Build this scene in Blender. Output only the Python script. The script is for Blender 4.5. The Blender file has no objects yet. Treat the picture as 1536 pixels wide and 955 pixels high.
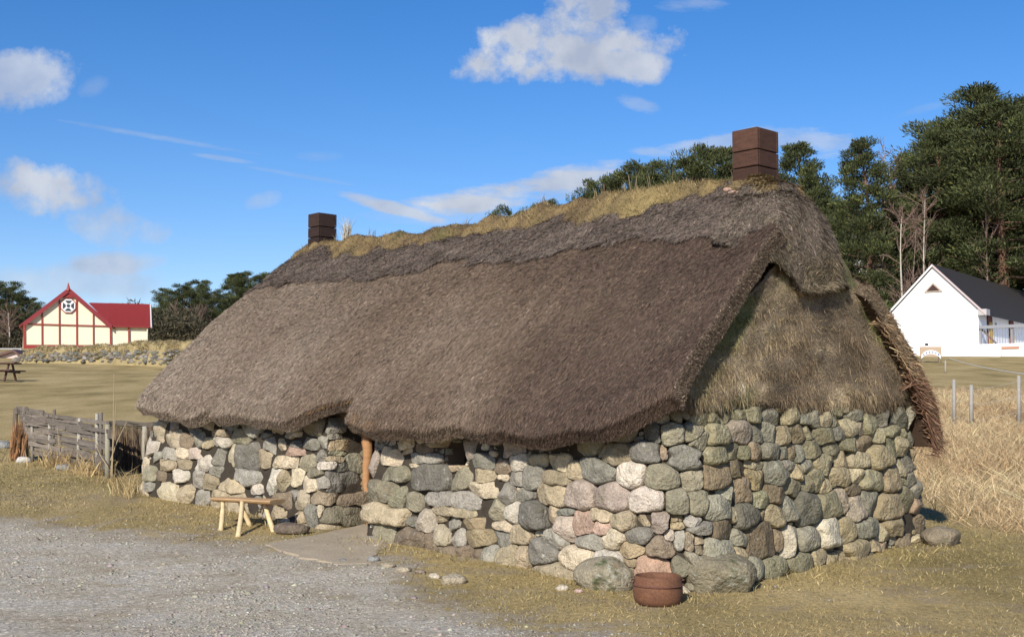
import bpy, math
import numpy as np
from mathutils import Vector, Matrix

# ------------------------------------------------------------------ camera, sky, sun, exposure
sc = bpy.context.scene
COL = sc.collection
F, CX, CY = 1820.0, 768.0, 477.5
PITCH = math.atan(132.5 / F)
CAMZ = 1.62
cam_d = bpy.data.cameras.new("camera")
cam_d.sensor_width = 36.0
cam_d.lens = 36.0 * F / 1536.0
cam_d.clip_start = 0.1
cam_d.clip_end = 3000
cam = bpy.data.objects.new("camera", cam_d)
COL.objects.link(cam)
cam.location = (0, 0, CAMZ)
cam.rotation_euler = (math.radians(90) + PITCH, 0, 0)
sc.camera = cam

SUN_AZ, SUN_EL = math.radians(200), math.radians(31)
sc.view_settings.view_transform = 'Standard'
sc.view_settings.look = 'None'
sc.view_settings.exposure = 0.5
sc.view_settings.gamma = 1.0
sun_d = bpy.data.lights.new("sun", 'SUN')
sun_d.energy = 4.2
sun_d.angle = math.radians(0.53)
sun_d.color = (1.0, 0.93, 0.82)
sun = bpy.data.objects.new("sun", sun_d)
COL.objects.link(sun)
to_sun = Vector((math.sin(SUN_AZ) * math.cos(SUN_EL), math.cos(SUN_AZ) * math.cos(SUN_EL), math.sin(SUN_EL)))
sun.rotation_euler = to_sun.to_track_quat('Z', 'Y').to_euler()
SP, CP = math.sin(PITCH), math.cos(PITCH)


def ray(px, py):
    dx, dv = (px - CX) / F, (CY - py) / F
    return np.array((dx, CP - dv * SP, SP + dv * CP))


def uv_sky(px, py):
    r = ray(px, py)
    return r[0] / r[1], r[2] / r[1]


def at(px, py, Y):
    r = ray(px, py)
    return np.array((0, 0, CAMZ)) + r * (Y / r[1])


def project(P):
    P = np.asarray(P, float)
    x, y, z = P[..., 0], P[..., 1], P[..., 2] - CAMZ
    d = y * CP + z * SP
    v = -y * SP + z * CP
    return CX + F * x / d, CY - F * v / d


world = bpy.data.worlds.new("World")
sc.world = world
world.use_nodes = True
nt = world.node_tree
N, L = nt.nodes, nt.links
bg = N["Background"]
bg.inputs[1].default_value = 0.1


def nd(tree, typ, **kw):
    n = tree.nodes.new(typ)
    for k, v in kw.items():
        setattr(n, k, v)
    return n


def math_n(tree, op, a, b=None, c=None, clamp=False):
    n = tree.nodes.new('ShaderNodeMath')
    n.operation = op
    n.use_clamp = clamp
    for i, v in enumerate((a, b, c)):
        if v is None:
            continue
        if isinstance(v, (int, float)):
            n.inputs[i].default_value = v
        else:
            tree.links.new(v, n.inputs[i])
    return n.outputs[0]


sky = nd(nt, 'ShaderNodeTexSky', sky_type='NISHITA', sun_disc=False)
sky.sun_elevation = SUN_EL
sky.sun_rotation = SUN_AZ
sky.altitude = 300
sky.air_density = 1.0
sky.dust_density = 0.3
sky.ozone_density = 2.5
hs = nd(nt, 'ShaderNodeHueSaturation')
hs.inputs['Saturation'].default_value = 1.36
hs.inputs['Value'].default_value = 1.32
L.new(sky.outputs[0], hs.inputs['Color'])
tc = nd(nt, 'ShaderNodeTexCoord')
sep = nd(nt, 'ShaderNodeSeparateXYZ')
L.new(tc.outputs['Generated'], sep.inputs[0])
ysafe = math_n(nt, 'MAXIMUM', sep.outputs[1], 0.02)
U = math_n(nt, 'DIVIDE', sep.outputs[0], ysafe)
V = math_n(nt, 'DIVIDE', sep.outputs[2], ysafe)
comb = nd(nt, 'ShaderNodeCombineXYZ')
L.new(U, comb.inputs[0])
L.new(V, comb.inputs[1])
noi = nd(nt, 'ShaderNodeTexNoise')
noi.inputs['Scale'].default_value = 15
noi.inputs['Detail'].default_value = 10
noi.inputs['Roughness'].default_value = 0.64
L.new(comb.outputs[0], noi.inputs['Vector'])
nz = math_n(nt, 'SUBTRACT', noi.outputs[0], 0.5)
mp = nd(nt, 'ShaderNodeMapping')
mp.inputs['Rotation'].default_value = (0, 0, 0.22)
mp.inputs['Scale'].default_value = (12, 42, 1)
L.new(comb.outputs[0], mp.inputs[0])
noi2 = nd(nt, 'ShaderNodeTexNoise')
noi2.inputs['Scale'].default_value = 1.0
noi2.inputs['Detail'].default_value = 7
noi2.inputs['Roughness'].default_value = 0.72
L.new(mp.outputs[0], noi2.inputs['Vector'])
nz2 = math_n(nt, 'SUBTRACT', noi2.outputs[0], 0.5)
# direction, half width, half height, tilt, strength, softness, noise amount, wispy
CLOUDS = [(855, 72, 165, 62, 0.02, .95, .9, 2.4, 0), (770, 95, 105, 36, 0, .95, .8, 2.2, 0), (885, 40, 85, 75, -.3, .9, .9, 2.4, 0), (940, 95, 80, 34, -.1, .9, .8, 2.0, 0), (960, 35, 35, 22, 0, .3, 1., 2., 0),
          (35, 122, 90, 52, 0.1, .7, .9, 2.2, 0), (80, 285, 120, 48, -.25, .9, .9, 2.2, 0), (160, 335, 90, 38, -.2, .65, .9, 2.0, 0),
          (20, 275, 50, 30, -.1, .6, .9, 2.0, 0), (172, 397, 85, 24, .05, .75, 1., 1.4, 0), (120, 425, 170, 36, 0, .5, 1., 1.6, 0), (395, 300, 34, 16, .3, .35, 1., 1.6, 0),
          (735, 298, 150, 24, .12, .95, .9, 1.0, 1), (850, 275, 120, 27, .22, .9, .9, 1.0, 1), (590, 312, 100, 12, -.26, .85, .8, .6, 1),
          (230, 205, 150, 6, -.17, .30, 1., .8, 1), (440, 262, 90, 5, -.17, .22, 1., .8, 1), (335, 238, 55, 5, -.15, .3, 1., .6, 1), (960, 158, 40, 14, -.4, .3, 1., 1.5, 1), (1215, 212, 90, 24, -.1, .5, 1., 1.6, 1), (1080, 215, 110, 18, .2, .5, 1., 1.6, 1),
          (1000, 232, 70, 9, -.1, .4, 1., 1.2, 1), (700, 325, 160, 16, 0, .25, 1., 1.2, 1), (1040, 8, 60, 12, 0, .25, 1., 1.2, 1), (140, 130, 30, 18, .5, .2, 1., 1.4, 0), (1380, 165, 60, 8, .3, .12, 1., 1.4, 1), (480, 235, 40, 10, 0, .15, 1., 1.4, 0)]
total = None
for (cx, cy, a, b, tilt, st, soft, na, wisp) in CLOUDS:
    u0, v0 = uv_sky(cx, cy)
    a, b = a / F, b / F
    du = math_n(nt, 'SUBTRACT', U, u0)
    dv = math_n(nt, 'SUBTRACT', V, v0)
    c_, s_ = math.cos(tilt), math.sin(tilt)
    p = math_n(nt, 'MULTIPLY_ADD', du, c_ / a, math_n(nt, 'MULTIPLY', dv, s_ / a))
    q = math_n(nt, 'MULTIPLY_ADD', du, -s_ / b, math_n(nt, 'MULTIPLY', dv, c_ / b))
    r2 = math_n(nt, 'ADD', math_n(nt, 'MULTIPLY', p, p), math_n(nt, 'MULTIPLY', q, q))
    m = math_n(nt, 'SUBTRACT', 0.9, r2)
    m = math_n(nt, 'MULTIPLY_ADD', nz2 if wisp else nz, na * (3.4 if wisp else 2.0), m)
    m = math_n(nt, 'MULTIPLY', m, 1.0 / (soft * 0.85), clamp=True)
    m = math_n(nt, 'SMOOTHSTEP' if False else 'MULTIPLY', m, st)
    total = m if total is None else math_n(nt, 'MAXIMUM', total, m)
front = math_n(nt, 'GREATER_THAN', sep.outputs[1], 0.05)
total = math_n(nt, 'MULTIPLY', total, front)
# shaded bellies of the clouds come from a slower noise
noi3 = nd(nt, 'ShaderNodeTexNoise')
noi3.inputs['Scale'].default_value = 22
noi3.inputs['Detail'].default_value = 5
L.new(comb.outputs[0], noi3.inputs['Vector'])
cr = nd(nt, 'ShaderNodeMix', data_type='RGBA')
L.new(math_n(nt, 'MULTIPLY_ADD', noi3.outputs[0], 3.0, -1.0, clamp=True), cr.inputs['Factor'])
cr.inputs['A'].default_value = (3.0, 3.4, 4.3, 1)
cr.inputs['B'].default_value = (4.7, 4.95, 5.4, 1)
mx = nd(nt, 'ShaderNodeMix', data_type='RGBA')
L.new(total, mx.inputs['Factor'])
tintn = nd(nt, 'ShaderNodeVectorMath', operation='MULTIPLY')
L.new(hs.outputs[0], tintn.inputs[0])
tintn.inputs[1].default_value = (0.66, 0.62, 0.73)
L.new(tintn.outputs[0], mx.inputs['A'])
L.new(cr.outputs['Result'], mx.inputs['B'])
L.new(mx.outputs['Result'], bg.inputs[0])

# ------------------------------------------------------------------ helpers
rng = np.random.default_rng(7)


def vnoise(P, seed=0):
    """value noise in 3-D, about -1..1"""
    P = np.asarray(P, float)
    i = np.floor(P).astype(np.int64)
    f = P - i
    f = f * f * (3 - 2 * f)
    out = 0
    for dx in (0, 1):
        for dy in (0, 1):
            for dz in (0, 1):
                h = ((i[..., 0] + dx) * 374761393 + (i[..., 1] + dy) * 668265263 + (i[..., 2] + dz) * 2147483647 + seed * 1274126177) & 0xffffffff
                h = ((h ^ (h >> 13)) * 1274126177) & 0xffffffff
                h = (h ^ (h >> 16)) & 0xffff
                w = (f[..., 0] if dx else 1 - f[..., 0]) * (f[..., 1] if dy else 1 - f[..., 1]) * (f[..., 2] if dz else 1 - f[..., 2])
                out = out + w * (h / 32767.5 - 1)
    return out


def fbm(P, seed=0, o=4):
    P = np.asarray(P, float)
    s, a, t = 0, 1.0, 0
    for k in range(o):
        s = s + a * vnoise(P * 2 ** k + k * 17.3, seed + k)
        t += a
        a *= .5
    return s / t


def tag(o, label=None, cat=None, group=None, kind=None):
    if label: o["label"] = label
    if cat: o["category"] = cat
    if group: o["group"] = group
    if kind: o["kind"] = kind
    return o


def empty(name, loc, label, cat, group=None, rz=0):
    o = bpy.data.objects.new(name, None)
    o.empty_display_size = .2
    COL.objects.link(o)
    o.location = tuple(loc)
    o.rotation_euler = (0, 0, rz)
    return tag(o, label, cat, group)


def mesh_obj(name, verts, faces, mat, parent=None, cols=None, smooth=False, local=False):
    """faces: list of int arrays (n,3) or (n,4); verts are world coordinates unless local"""
    verts = np.asarray(verts, np.float32)
    if parent is not None and not local:
        verts = verts - np.array(parent_loc(parent), np.float32)
    faces = [np.asarray(f, np.int32) for f in faces if len(f)]
    me = bpy.data.meshes.new(name)
    me.vertices.add(len(verts))
    me.vertices.foreach_set('co', verts.ravel())
    loops = np.concatenate([f.ravel() for f in faces])
    sizes = np.concatenate([np.full(len(f), f.shape[1], np.int32) for f in faces])
    me.loops.add(len(loops))
    me.loops.foreach_set('vertex_index', loops)
    me.polygons.add(len(sizes))
    starts = np.concatenate([[0], np.cumsum(sizes)[:-1]]).astype(np.int32)
    me.polygons.foreach_set('loop_start', starts)
    me.polygons.foreach_set('use_smooth', np.full(len(sizes), bool(smooth)))
    if cols is not None:
        at_ = me.color_attributes.new('Col', 'FLOAT_COLOR', 'POINT')
        c4 = np.ones((len(verts), 4), np.float32)
        c4[:, :3] = cols
        at_.data.foreach_set('color', c4.ravel())
    me.update()
    me.validate()
    me.materials.append(mat)
    o = bpy.data.objects.new(name, me)
    COL.objects.link(o)
    if parent is not None:
        o.parent = parent
    return o


def parent_loc(p):
    v = Vector((0, 0, 0))
    while p is not None:
        v += p.location
        p = p.parent
    return v


class MB:
    """collects shapes and links them as one mesh object"""
    def __init__(s):
        s.v, s.q, s.t, s.c, s.n = [], [], [], [], 0

    def add(s, v, q=None, t=None, c=None):
        v = np.asarray(v, float).reshape(-1, 3)
        if q is not None and len(q): s.q.append(np.asarray(q) + s.n)
        if t is not None and len(t): s.t.append(np.asarray(t) + s.n)
        s.v.append(v)
        s.c.append(np.tile(c, (len(v), 1)) if c is not None and np.ndim(c) == 1 else (c if c is not None else np.full((len(v), 3), .5)))
        s.n += len(v)

    def box(s, c, ax, ay, az, col=None, jit=0, bev=0.0):
        """centre and three half-axis vectors; edges bevelled when bev > 0"""
        c, ax, ay, az = (np.asarray(k, float) for k in (c, ax, ay, az))
        if bev > 0:
            # chamfered box: 24 vertices
            la, lb, lc = (np.linalg.norm(k) for k in (ax, ay, az))
            ua, ub, uc = ax / la, ay / lb, az / lc
            vs, idx = [], {}
            for sx in (-1, 1):
                for sy in (-1, 1):
                    for sz in (-1, 1):
                        for k in range(3):
                            a, b_, d = la, lb, lc
                            if k != 0: a -= bev
                            if k != 1: b_ -= bev
                            if k != 2: d -= bev
                            # k = axis whose face this vertex lies on
                            idx[(sx, sy, sz, k)] = len(vs)
                            vs.append(c + ua * sx * a + ub * sy * b_ + uc * sz * d)
            Q, T = [], []
            o = [(-1, -1), (1, -1), (1, 1), (-1, 1)]
            for sg in (-1, 1):
                Q.append([idx[(sg, a, b_, 0)] for a, b_ in o][::sg])
                Q.append([idx[(a, sg, b_, 1)] for a, b_ in o][::-sg])
                Q.append([idx[(a, b_, sg, 2)] for a, b_ in o][::sg])
            for a in (-1, 1):
                for b_ in (-1, 1):
                    Q.append([idx[(a, b_, -1, 0)], idx[(a, b_, 1, 0)], idx[(a, b_, 1, 1)], idx[(a, b_, -1, 1)]])
                    Q.append([idx[(a, -1, b_, 0)], idx[(a, 1, b_, 0)], idx[(a, 1, b_, 2)], idx[(a, -1, b_, 2)]])
                    Q.append([idx[(-1, a, b_, 1)], idx[(1, a, b_, 1)], idx[(1, a, b_, 2)], idx[(-1, a, b_, 2)]])
                    for d in (-1, 1):
                        T.append([idx[(a, b_, d, k)] for k in range(3)])
            v = np.array(vs)
            if jit: v = v + rng.normal(0, jit, v.shape)
            s.add(v, Q, T, col)
            return
        v = np.array([c + ax * i + ay * j + az * k for i in (-1, 1) for j in (-1, 1) for k in (-1, 1)])
        if jit: v = v + rng.normal(0, jit, v.shape)
        s.add(v, [[0, 1, 3, 2], [4, 6, 7, 5], [0, 4, 5, 1], [2, 3, 7, 6], [0, 2, 6, 4], [1, 5, 7, 3]], None, col)

    def tube(s, pts, rad, n=8, col=None, cap=True, wob=0):
        pts = np.asarray(pts, float)
        rad = np.broadcast_to(rad, (len(pts),))
        tg = np.gradient(pts, axis=0)
        tg /= np.linalg.norm(tg, axis=1)[:, None] + 1e-9
        up = np.array((0, 0, 1.)) if abs(tg[:, 2]).mean() < .8 else np.array((0, 1., 0))
        a = np.cross(tg, up); a /= np.linalg.norm(a, axis=1)[:, None] + 1e-9
        b = np.cross(tg, a)
        th = np.arange(n) * 2 * np.pi / n
        R = rad[:, None] * (1 + (rng.normal(0, wob, (len(pts), n)) if wob else 0))
        ring = pts[:, None] + R[..., None] * (np.cos(th)[None, :, None] * a[:, None] + np.sin(th)[None, :, None] * b[:, None])
        v = ring.reshape(-1, 3)
        m = len(pts)
        i, j = np.meshgrid(np.arange(m - 1), np.arange(n), indexing='ij')
        q = np.stack([i * n + j, i * n + (j + 1) % n, (i + 1) * n + (j + 1) % n, (i + 1) * n + j], -1).reshape(-1, 4)
        t = []
        if cap:
            v = np.concatenate([v, pts[:1], pts[-1:]])
            t = [[m * n, (k + 1) % n, k] for k in range(n)] + [[m * n + 1, (m - 1) * n + k, (m - 1) * n + (k + 1) % n] for k in range(n)]
        s.add(v, q, t, col)

    def poly(s, pts, depth, col=None):
        """prism: outline pts extruded by the vector depth (triangle fan caps need star shape from centroid)"""
        pts = np.asarray(pts, float)
        n = len(pts)
        d = np.asarray(depth, float)
        v = np.concatenate([pts, pts + d, [pts.mean(0)], [pts.mean(0) + d]])
        q = [[k, (k + 1) % n, n + (k + 1) % n, n + k] for k in range(n)]
        t = [[2 * n, (k + 1) % n, k] for k in range(n)] + [[2 * n + 1, n + k, n + (k + 1) % n] for k in range(n)]
        s.add(v, q, t, col)

    def grid(s, V, col=None, flip=False):
        V = np.asarray(V, float)
        m, n = V.shape[:2]
        i, j = np.meshgrid(np.arange(m - 1), np.arange(n - 1), indexing='ij')
        q = np.stack([i * n + j, (i + 1) * n + j, (i + 1) * n + j + 1, i * n + j + 1], -1).reshape(-1, 4)
        if flip: q = q[:, ::-1]
        s.add(V.reshape(-1, 3), q, None, col if col is None or np.ndim(col) == 1 else np.reshape(col, (-1, 3)))

    def build(s, name, mat, parent=None, smooth=False, local=False):
        f = []
        if s.q: f.append(np.concatenate(s.q))
        if s.t: f.append(np.concatenate(s.t))
        return mesh_obj(name, np.concatenate(s.v), f, mat, parent, np.concatenate(s.c), smooth, local)


def blades(root, dirn, length, width, col, bend=None, side=None, tip=.25):
    """each blade: 5 vertices, a quad and a triangle. returns v,q,t,c"""
    n = len(root)
    if side is None:
        side = np.cross(dirn, rng.normal(size=(n, 3)))
    side = side / (np.linalg.norm(side, axis=1)[:, None] + 1e-9)
    length = np.broadcast_to(length, (n,))[:, None]
    width = np.broadcast_to(width, (n,))[:, None]
    if bend is None: bend = np.zeros((n, 3))
    mid = root + dirn * length * .55 + bend * .3 * length
    tipp = root + dirn * length + bend * length
    v = np.stack([root - side * width / 2, root + side * width / 2, mid + side * width * .42, mid - side * width * .42, tipp], 1)
    k = np.arange(n)[:, None] * 5
    q = k + np.array([0, 1, 2, 3])
    t = k + np.array([3, 2, 4])
    c = np.repeat(col, 5, axis=0)
    return v.reshape(-1, 3), q, t, c


def unit(a):
    return a / (np.linalg.norm(a, axis=-1, keepdims=True) + 1e-9)


def blob(r, seed, flat=1.0, res=(14, 20), amp=.16, power=2.0):
    th_ = np.linspace(0, np.pi, res[0]); ph = np.linspace(0, 2 * np.pi, res[1], endpoint=False)
    T_, P_ = np.meshgrid(th_, ph, indexing='ij')
    D = np.stack([np.sin(T_) * np.cos(P_), np.sin(T_) * np.sin(P_), np.cos(T_)], -1)
    k = (np.abs(D) ** power).sum(-1) ** (-1 / power)
    k = k * (1 + amp * fbm(D * 1.6 + seed * 7.1, seed, 4))
    rg2 = np.random.default_rng(seed)
    h = k
    for _ in range(5):
        nrm_ = unit(rg2.normal(size=3)); dd = rg2.uniform(.78, .98)
        dot = (D * h[..., None]) @ nrm_
        h = np.where(dot > dd, h * dd / np.maximum(dot, 1e-3), h)
    V_ = D * h[..., None] * np.array(r)
    m, n = T_.shape
    I, J = np.meshgrid(np.arange(m - 1), np.arange(n), indexing='ij')
    q = np.stack([I * n + J, (I + 1) * n + J, (I + 1) * n + (J + 1) % n, I * n + (J + 1) % n], -1).reshape(-1, 4)
    return V_.reshape(-1, 3), q


# ------------------------------------------------------------------ materials
def mat_col(name, rough=.9, noise=(8, .35), fine=None, bump=(60, .3, .01), trans=0, tint=(1, 1, 1), attr=True, base=(.5, .5, .5), spec=.3, stretch=None):
    m = bpy.data.materials.new(name)
    m.use_nodes = True
    t = m.node_tree
    p = t.nodes['Principled BSDF']
    p.inputs['Roughness'].default_value = rough
    p.inputs['Specular IOR Level'].default_value = spec
    tcn = nd(t, 'ShaderNodeTexCoord')
    vec = tcn.outputs['Object']
    if stretch:
        mpn = nd(t, 'ShaderNodeMapping')
        mpn.inputs['Scale'].default_value = stretch
        t.links.new(vec, mpn.inputs[0])
        vec = mpn.outputs[0]
    if attr:
        a = nd(t, 'ShaderNodeAttribute', attribute_name='Col')
        col = a.outputs['Color']
    else:
        rg = nd(t, 'ShaderNodeRGB')
        rg.outputs[0].default_value = (*base, 1)
        col = rg.outputs[0]

    def mul(col, sc_, amt, det=5):
        no = nd(t, 'ShaderNodeTexNoise')
        no.inputs['Scale'].default_value = sc_
        no.inputs['Detail'].default_value = det
        no.inputs['Roughness'].default_value = .6
        t.links.new(vec, no.inputs['Vector'])
        f = math_n(t, 'MULTIPLY_ADD', math_n(t, 'SUBTRACT', no.outputs[0], .5), amt * 3.2, 1.0)
        f = math_n(t, 'MAXIMUM', f, .15)
        vm = nd(t, 'ShaderNodeVectorMath', operation='SCALE')
        t.links.new(col, vm.inputs[0])
        t.links.new(f, vm.inputs['Scale'])
        return vm.outputs[0], no
    no = None
    if noise: col, no = mul(col, *noise)
    if fine: col, _ = mul(col, *fine)
    if tint != (1, 1, 1):
        vm = nd(t, 'ShaderNodeVectorMath', operation='MULTIPLY')
        t.links.new(col, vm.inputs[0])
        vm.inputs[1].default_value = tint
        col = vm.outputs[0]
    t.links.new(col, p.inputs['Base Color'])
    if bump:
        bn = nd(t, 'ShaderNodeTexNoise')
        bn.inputs['Scale'].default_value = bump[0]
        bn.inputs['Detail'].default_value = 4
        t.links.new(vec, bn.inputs['Vector'])
        b = nd(t, 'ShaderNodeBump')
        b.inputs['Strength'].default_value = bump[1]
        b.inputs['Distance'].default_value = bump[2]
        t.links.new(bn.outputs[0], b.inputs['Height'])
        t.links.new(b.outputs[0], p.inputs['Normal'])
    if trans:
        tr = nd(t, 'ShaderNodeBsdfTranslucent')
        t.links.new(col, tr.inputs[0])
        ms = nd(t, 'ShaderNodeMixShader')
        ms.inputs[0].default_value = trans
        t.links.new(p.outputs[0], ms.inputs[1])
        t.links.new(tr.outputs[0], ms.inputs[2])
        t.links.new(ms.outputs[0], t.nodes['Material Output'].inputs[0])
    return m


M_STONE = mat_col('field_stone', .92, (10, .42), (80, .42), (34, 1.0, .028))


def stone_lichen(m):
    """pale lichen rings and olive algae as blotches of their own shape"""
    t = m.node_tree
    p = t.nodes['Principled BSDF']
    lk = p.inputs['Base Color'].links[0]
    src = lk.from_socket
    tcn = nd(t, 'ShaderNodeTexCoord')
    for scl, lo, hi, colr, amt, seed in ((14, .60, .72, (.50, .49, .42), .55, 3), (6, .56, .72, (.115, .12, .06), .5, 21), (30, .63, .70, (.06, .06, .055), .55, 9), (4.5, .62, .72, (.27, .17, .09), .4, 40)):
        mp_ = nd(t, 'ShaderNodeMapping')
        mp_.inputs['Location'].default_value = (seed, seed * 1.7, 0)
        t.links.new(tcn.outputs['Object'], mp_.inputs[0])
        no = nd(t, 'ShaderNodeTexNoise')
        no.inputs['Scale'].default_value = scl
        no.inputs['Detail'].default_value = 6
        no.inputs['Roughness'].default_value = .65
        t.links.new(mp_.outputs[0], no.inputs['Vector'])
        mr = nd(t, 'ShaderNodeMapRange')
        mr.inputs['From Min'].default_value = lo
        mr.inputs['From Max'].default_value = hi
        mr.inputs['To Max'].default_value = amt
        t.links.new(no.outputs[0], mr.inputs[0])
        mxn = nd(t, 'ShaderNodeMix', data_type='RGBA')
        t.links.new(mr.outputs[0], mxn.inputs['Factor'])
        t.links.new(src, mxn.inputs['A'])
        mxn.inputs['B'].default_value = (*colr, 1)
        src = mxn.outputs['Result']
    t.links.new(src, p.inputs['Base Color'])


stone_lichen(M_STONE)
M_CORE = mat_col('earth_core', .95, (12, .3), None, (40, .5, .02), attr=False, base=(.045, .036, .026))
M_THATCH = mat_col('heather_thatch', .95, (6, .12), (90, .35), (120, .7, .02))
M_STRAND = mat_col('heather_stems', .85, (2.2, .12), None, None)
M_TURFB = mat_col('turf', .95, (10, .25), (60, .3), (50, .6, .03))
M_GRASSB = mat_col('grass_blades', .8, (1.2, .12), None, None, trans=.2)
M_WOOD = mat_col('old_wood', .8, (5, .2), (60, .25), (80, .3, .004), stretch=(1, 1, 6))
M_WOODH = mat_col('plank_wood', .85, (7, .38), (50, .45), (60, .4, .006), stretch=(1, 1, 5))
M_RUST = mat_col('rusty_iron', .8, (9, .35), (60, .4), (70, .35, .004), spec=.4)
M_PAINT = mat_col('painted_surface', .7, (3, .03), (30, .03), None)
M_GLASS = mat_col('dark_glass', .15, None, None, None, spec=.6)
M_NEEDLE = mat_col('pine_needles', .8, (.35, .18), None, None, trans=.12)
M_BARK = mat_col('bark', .9, (3, .3), (20, .2), (20, .5, .02))

# ------------------------------------------------------------------ ground heights
HY = np.array([-400, 9.5, 13.4, 17.5, 22, 40, 70, 80, 110, 150, 250, 500, 1500, 3000.])
HZ = np.array([0, 0.0, .2, .4, .62, 1.95, 4.1, 4.95, 6.9, 8.3, 10, 13, 18, 20.])


def gz(x, y, fine=True):
    x, y = np.broadcast_arrays(np.asarray(x, float), np.asarray(y, float))
    z = (np.interp(y - 1.0, HY, HZ) + np.interp(y, HY, HZ) * 2 + np.interp(y + 1.0, HY, HZ)) / 4
    d = np.maximum(y, 1)
    P = np.stack([x / 9, y / 9, 0 * x], -1)
    z = z + vnoise(P, 3) * np.clip((d - 19) / 20, 0, 1) * .12
    # rough bank right of the cottage
    z = z + np.clip((x - 5.2) / 3.0, 0, 1) * np.clip((y - 11) / 4, 0, 1) * np.clip((45 - y) / 15, 0, 1) * .22
    if fine:
        P = np.stack([x * 1.3, y * 1.3, 0 * x], -1)
        z = z + fbm(P, 5, 3) * .018 * np.clip((60 - d) / 30, 0, 1)
    return z


def ground_at(px, py):
    r = ray(px, py)
    lo, hi = 3.0, 400.0
    ys = np.geomspace(5, 300, 1200)
    P = np.array((0, 0, CAMZ)) + r * (ys / r[1])[:, None]
    k = np.argmax(P[:, 2] < gz(P[:, 0], P[:, 1], False))
    y1 = ys[max(k - 1, 0)]; y2 = ys[k]
    for _ in range(12):
        ym = (y1 + y2) / 2
        p = np.array((0, 0, CAMZ)) + r * (ym / r[1])
        if p[2] < gz(p[0], p[1], False): y2 = ym
        else: y1 = ym
    return p


# gravel drive outline on the ground
GP = [(-250, 765), (0, 777), (100, 783), (200, 793), (300, 803), (400, 813), (470, 803), (560, 818), (574, 840), (625, 862), (670, 888), (750, 910), (830, 932), (900, 970)]
gpts = [ground_at(*p)[:2] for p in GP]
gpts = np.array(gpts + [np.array((.9, 4.0)), np.array((-12, 4.0))])


def poly_sd(P, poly):
    """signed distance, positive inside"""
    P = np.asarray(P)
    d = np.full(P.shape[0], 1e9)
    inside = np.zeros(P.shape[0], bool)
    n = len(poly)
    for k in range(n):
        a, b = poly[k], poly[(k + 1) % n]
        ab = b - a
        t = np.clip(((P - a) @ ab) / (ab @ ab), 0, 1)
        d = np.minimum(d, np.linalg.norm(P - a - t[:, None] * ab, axis=1))
        c = ((a[1] > P[:, 1]) != (b[1] > P[:, 1])) & (P[:, 0] < (b[0] - a[0]) * (P[:, 1] - a[1]) / (b[1] - a[1] + 1e-12) + a[0])
        inside ^= c
    return np.where(inside, d, -d)


def gravel_mask(x, y):
    P = np.stack([x, y], -1).reshape(-1, 2)
    m = poly_sd(P, gpts)
    n = fbm(np.stack([P[:, 0] * 1.5, P[:, 1] * .9, 0 * P[:, 0]], -1), 11, 4)
    m = m + n * .8
    # trodden strip with thin grass
    g = np.clip(m / 1.5 + .5, 0, 1)
    return g.reshape(x.shape)


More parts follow.
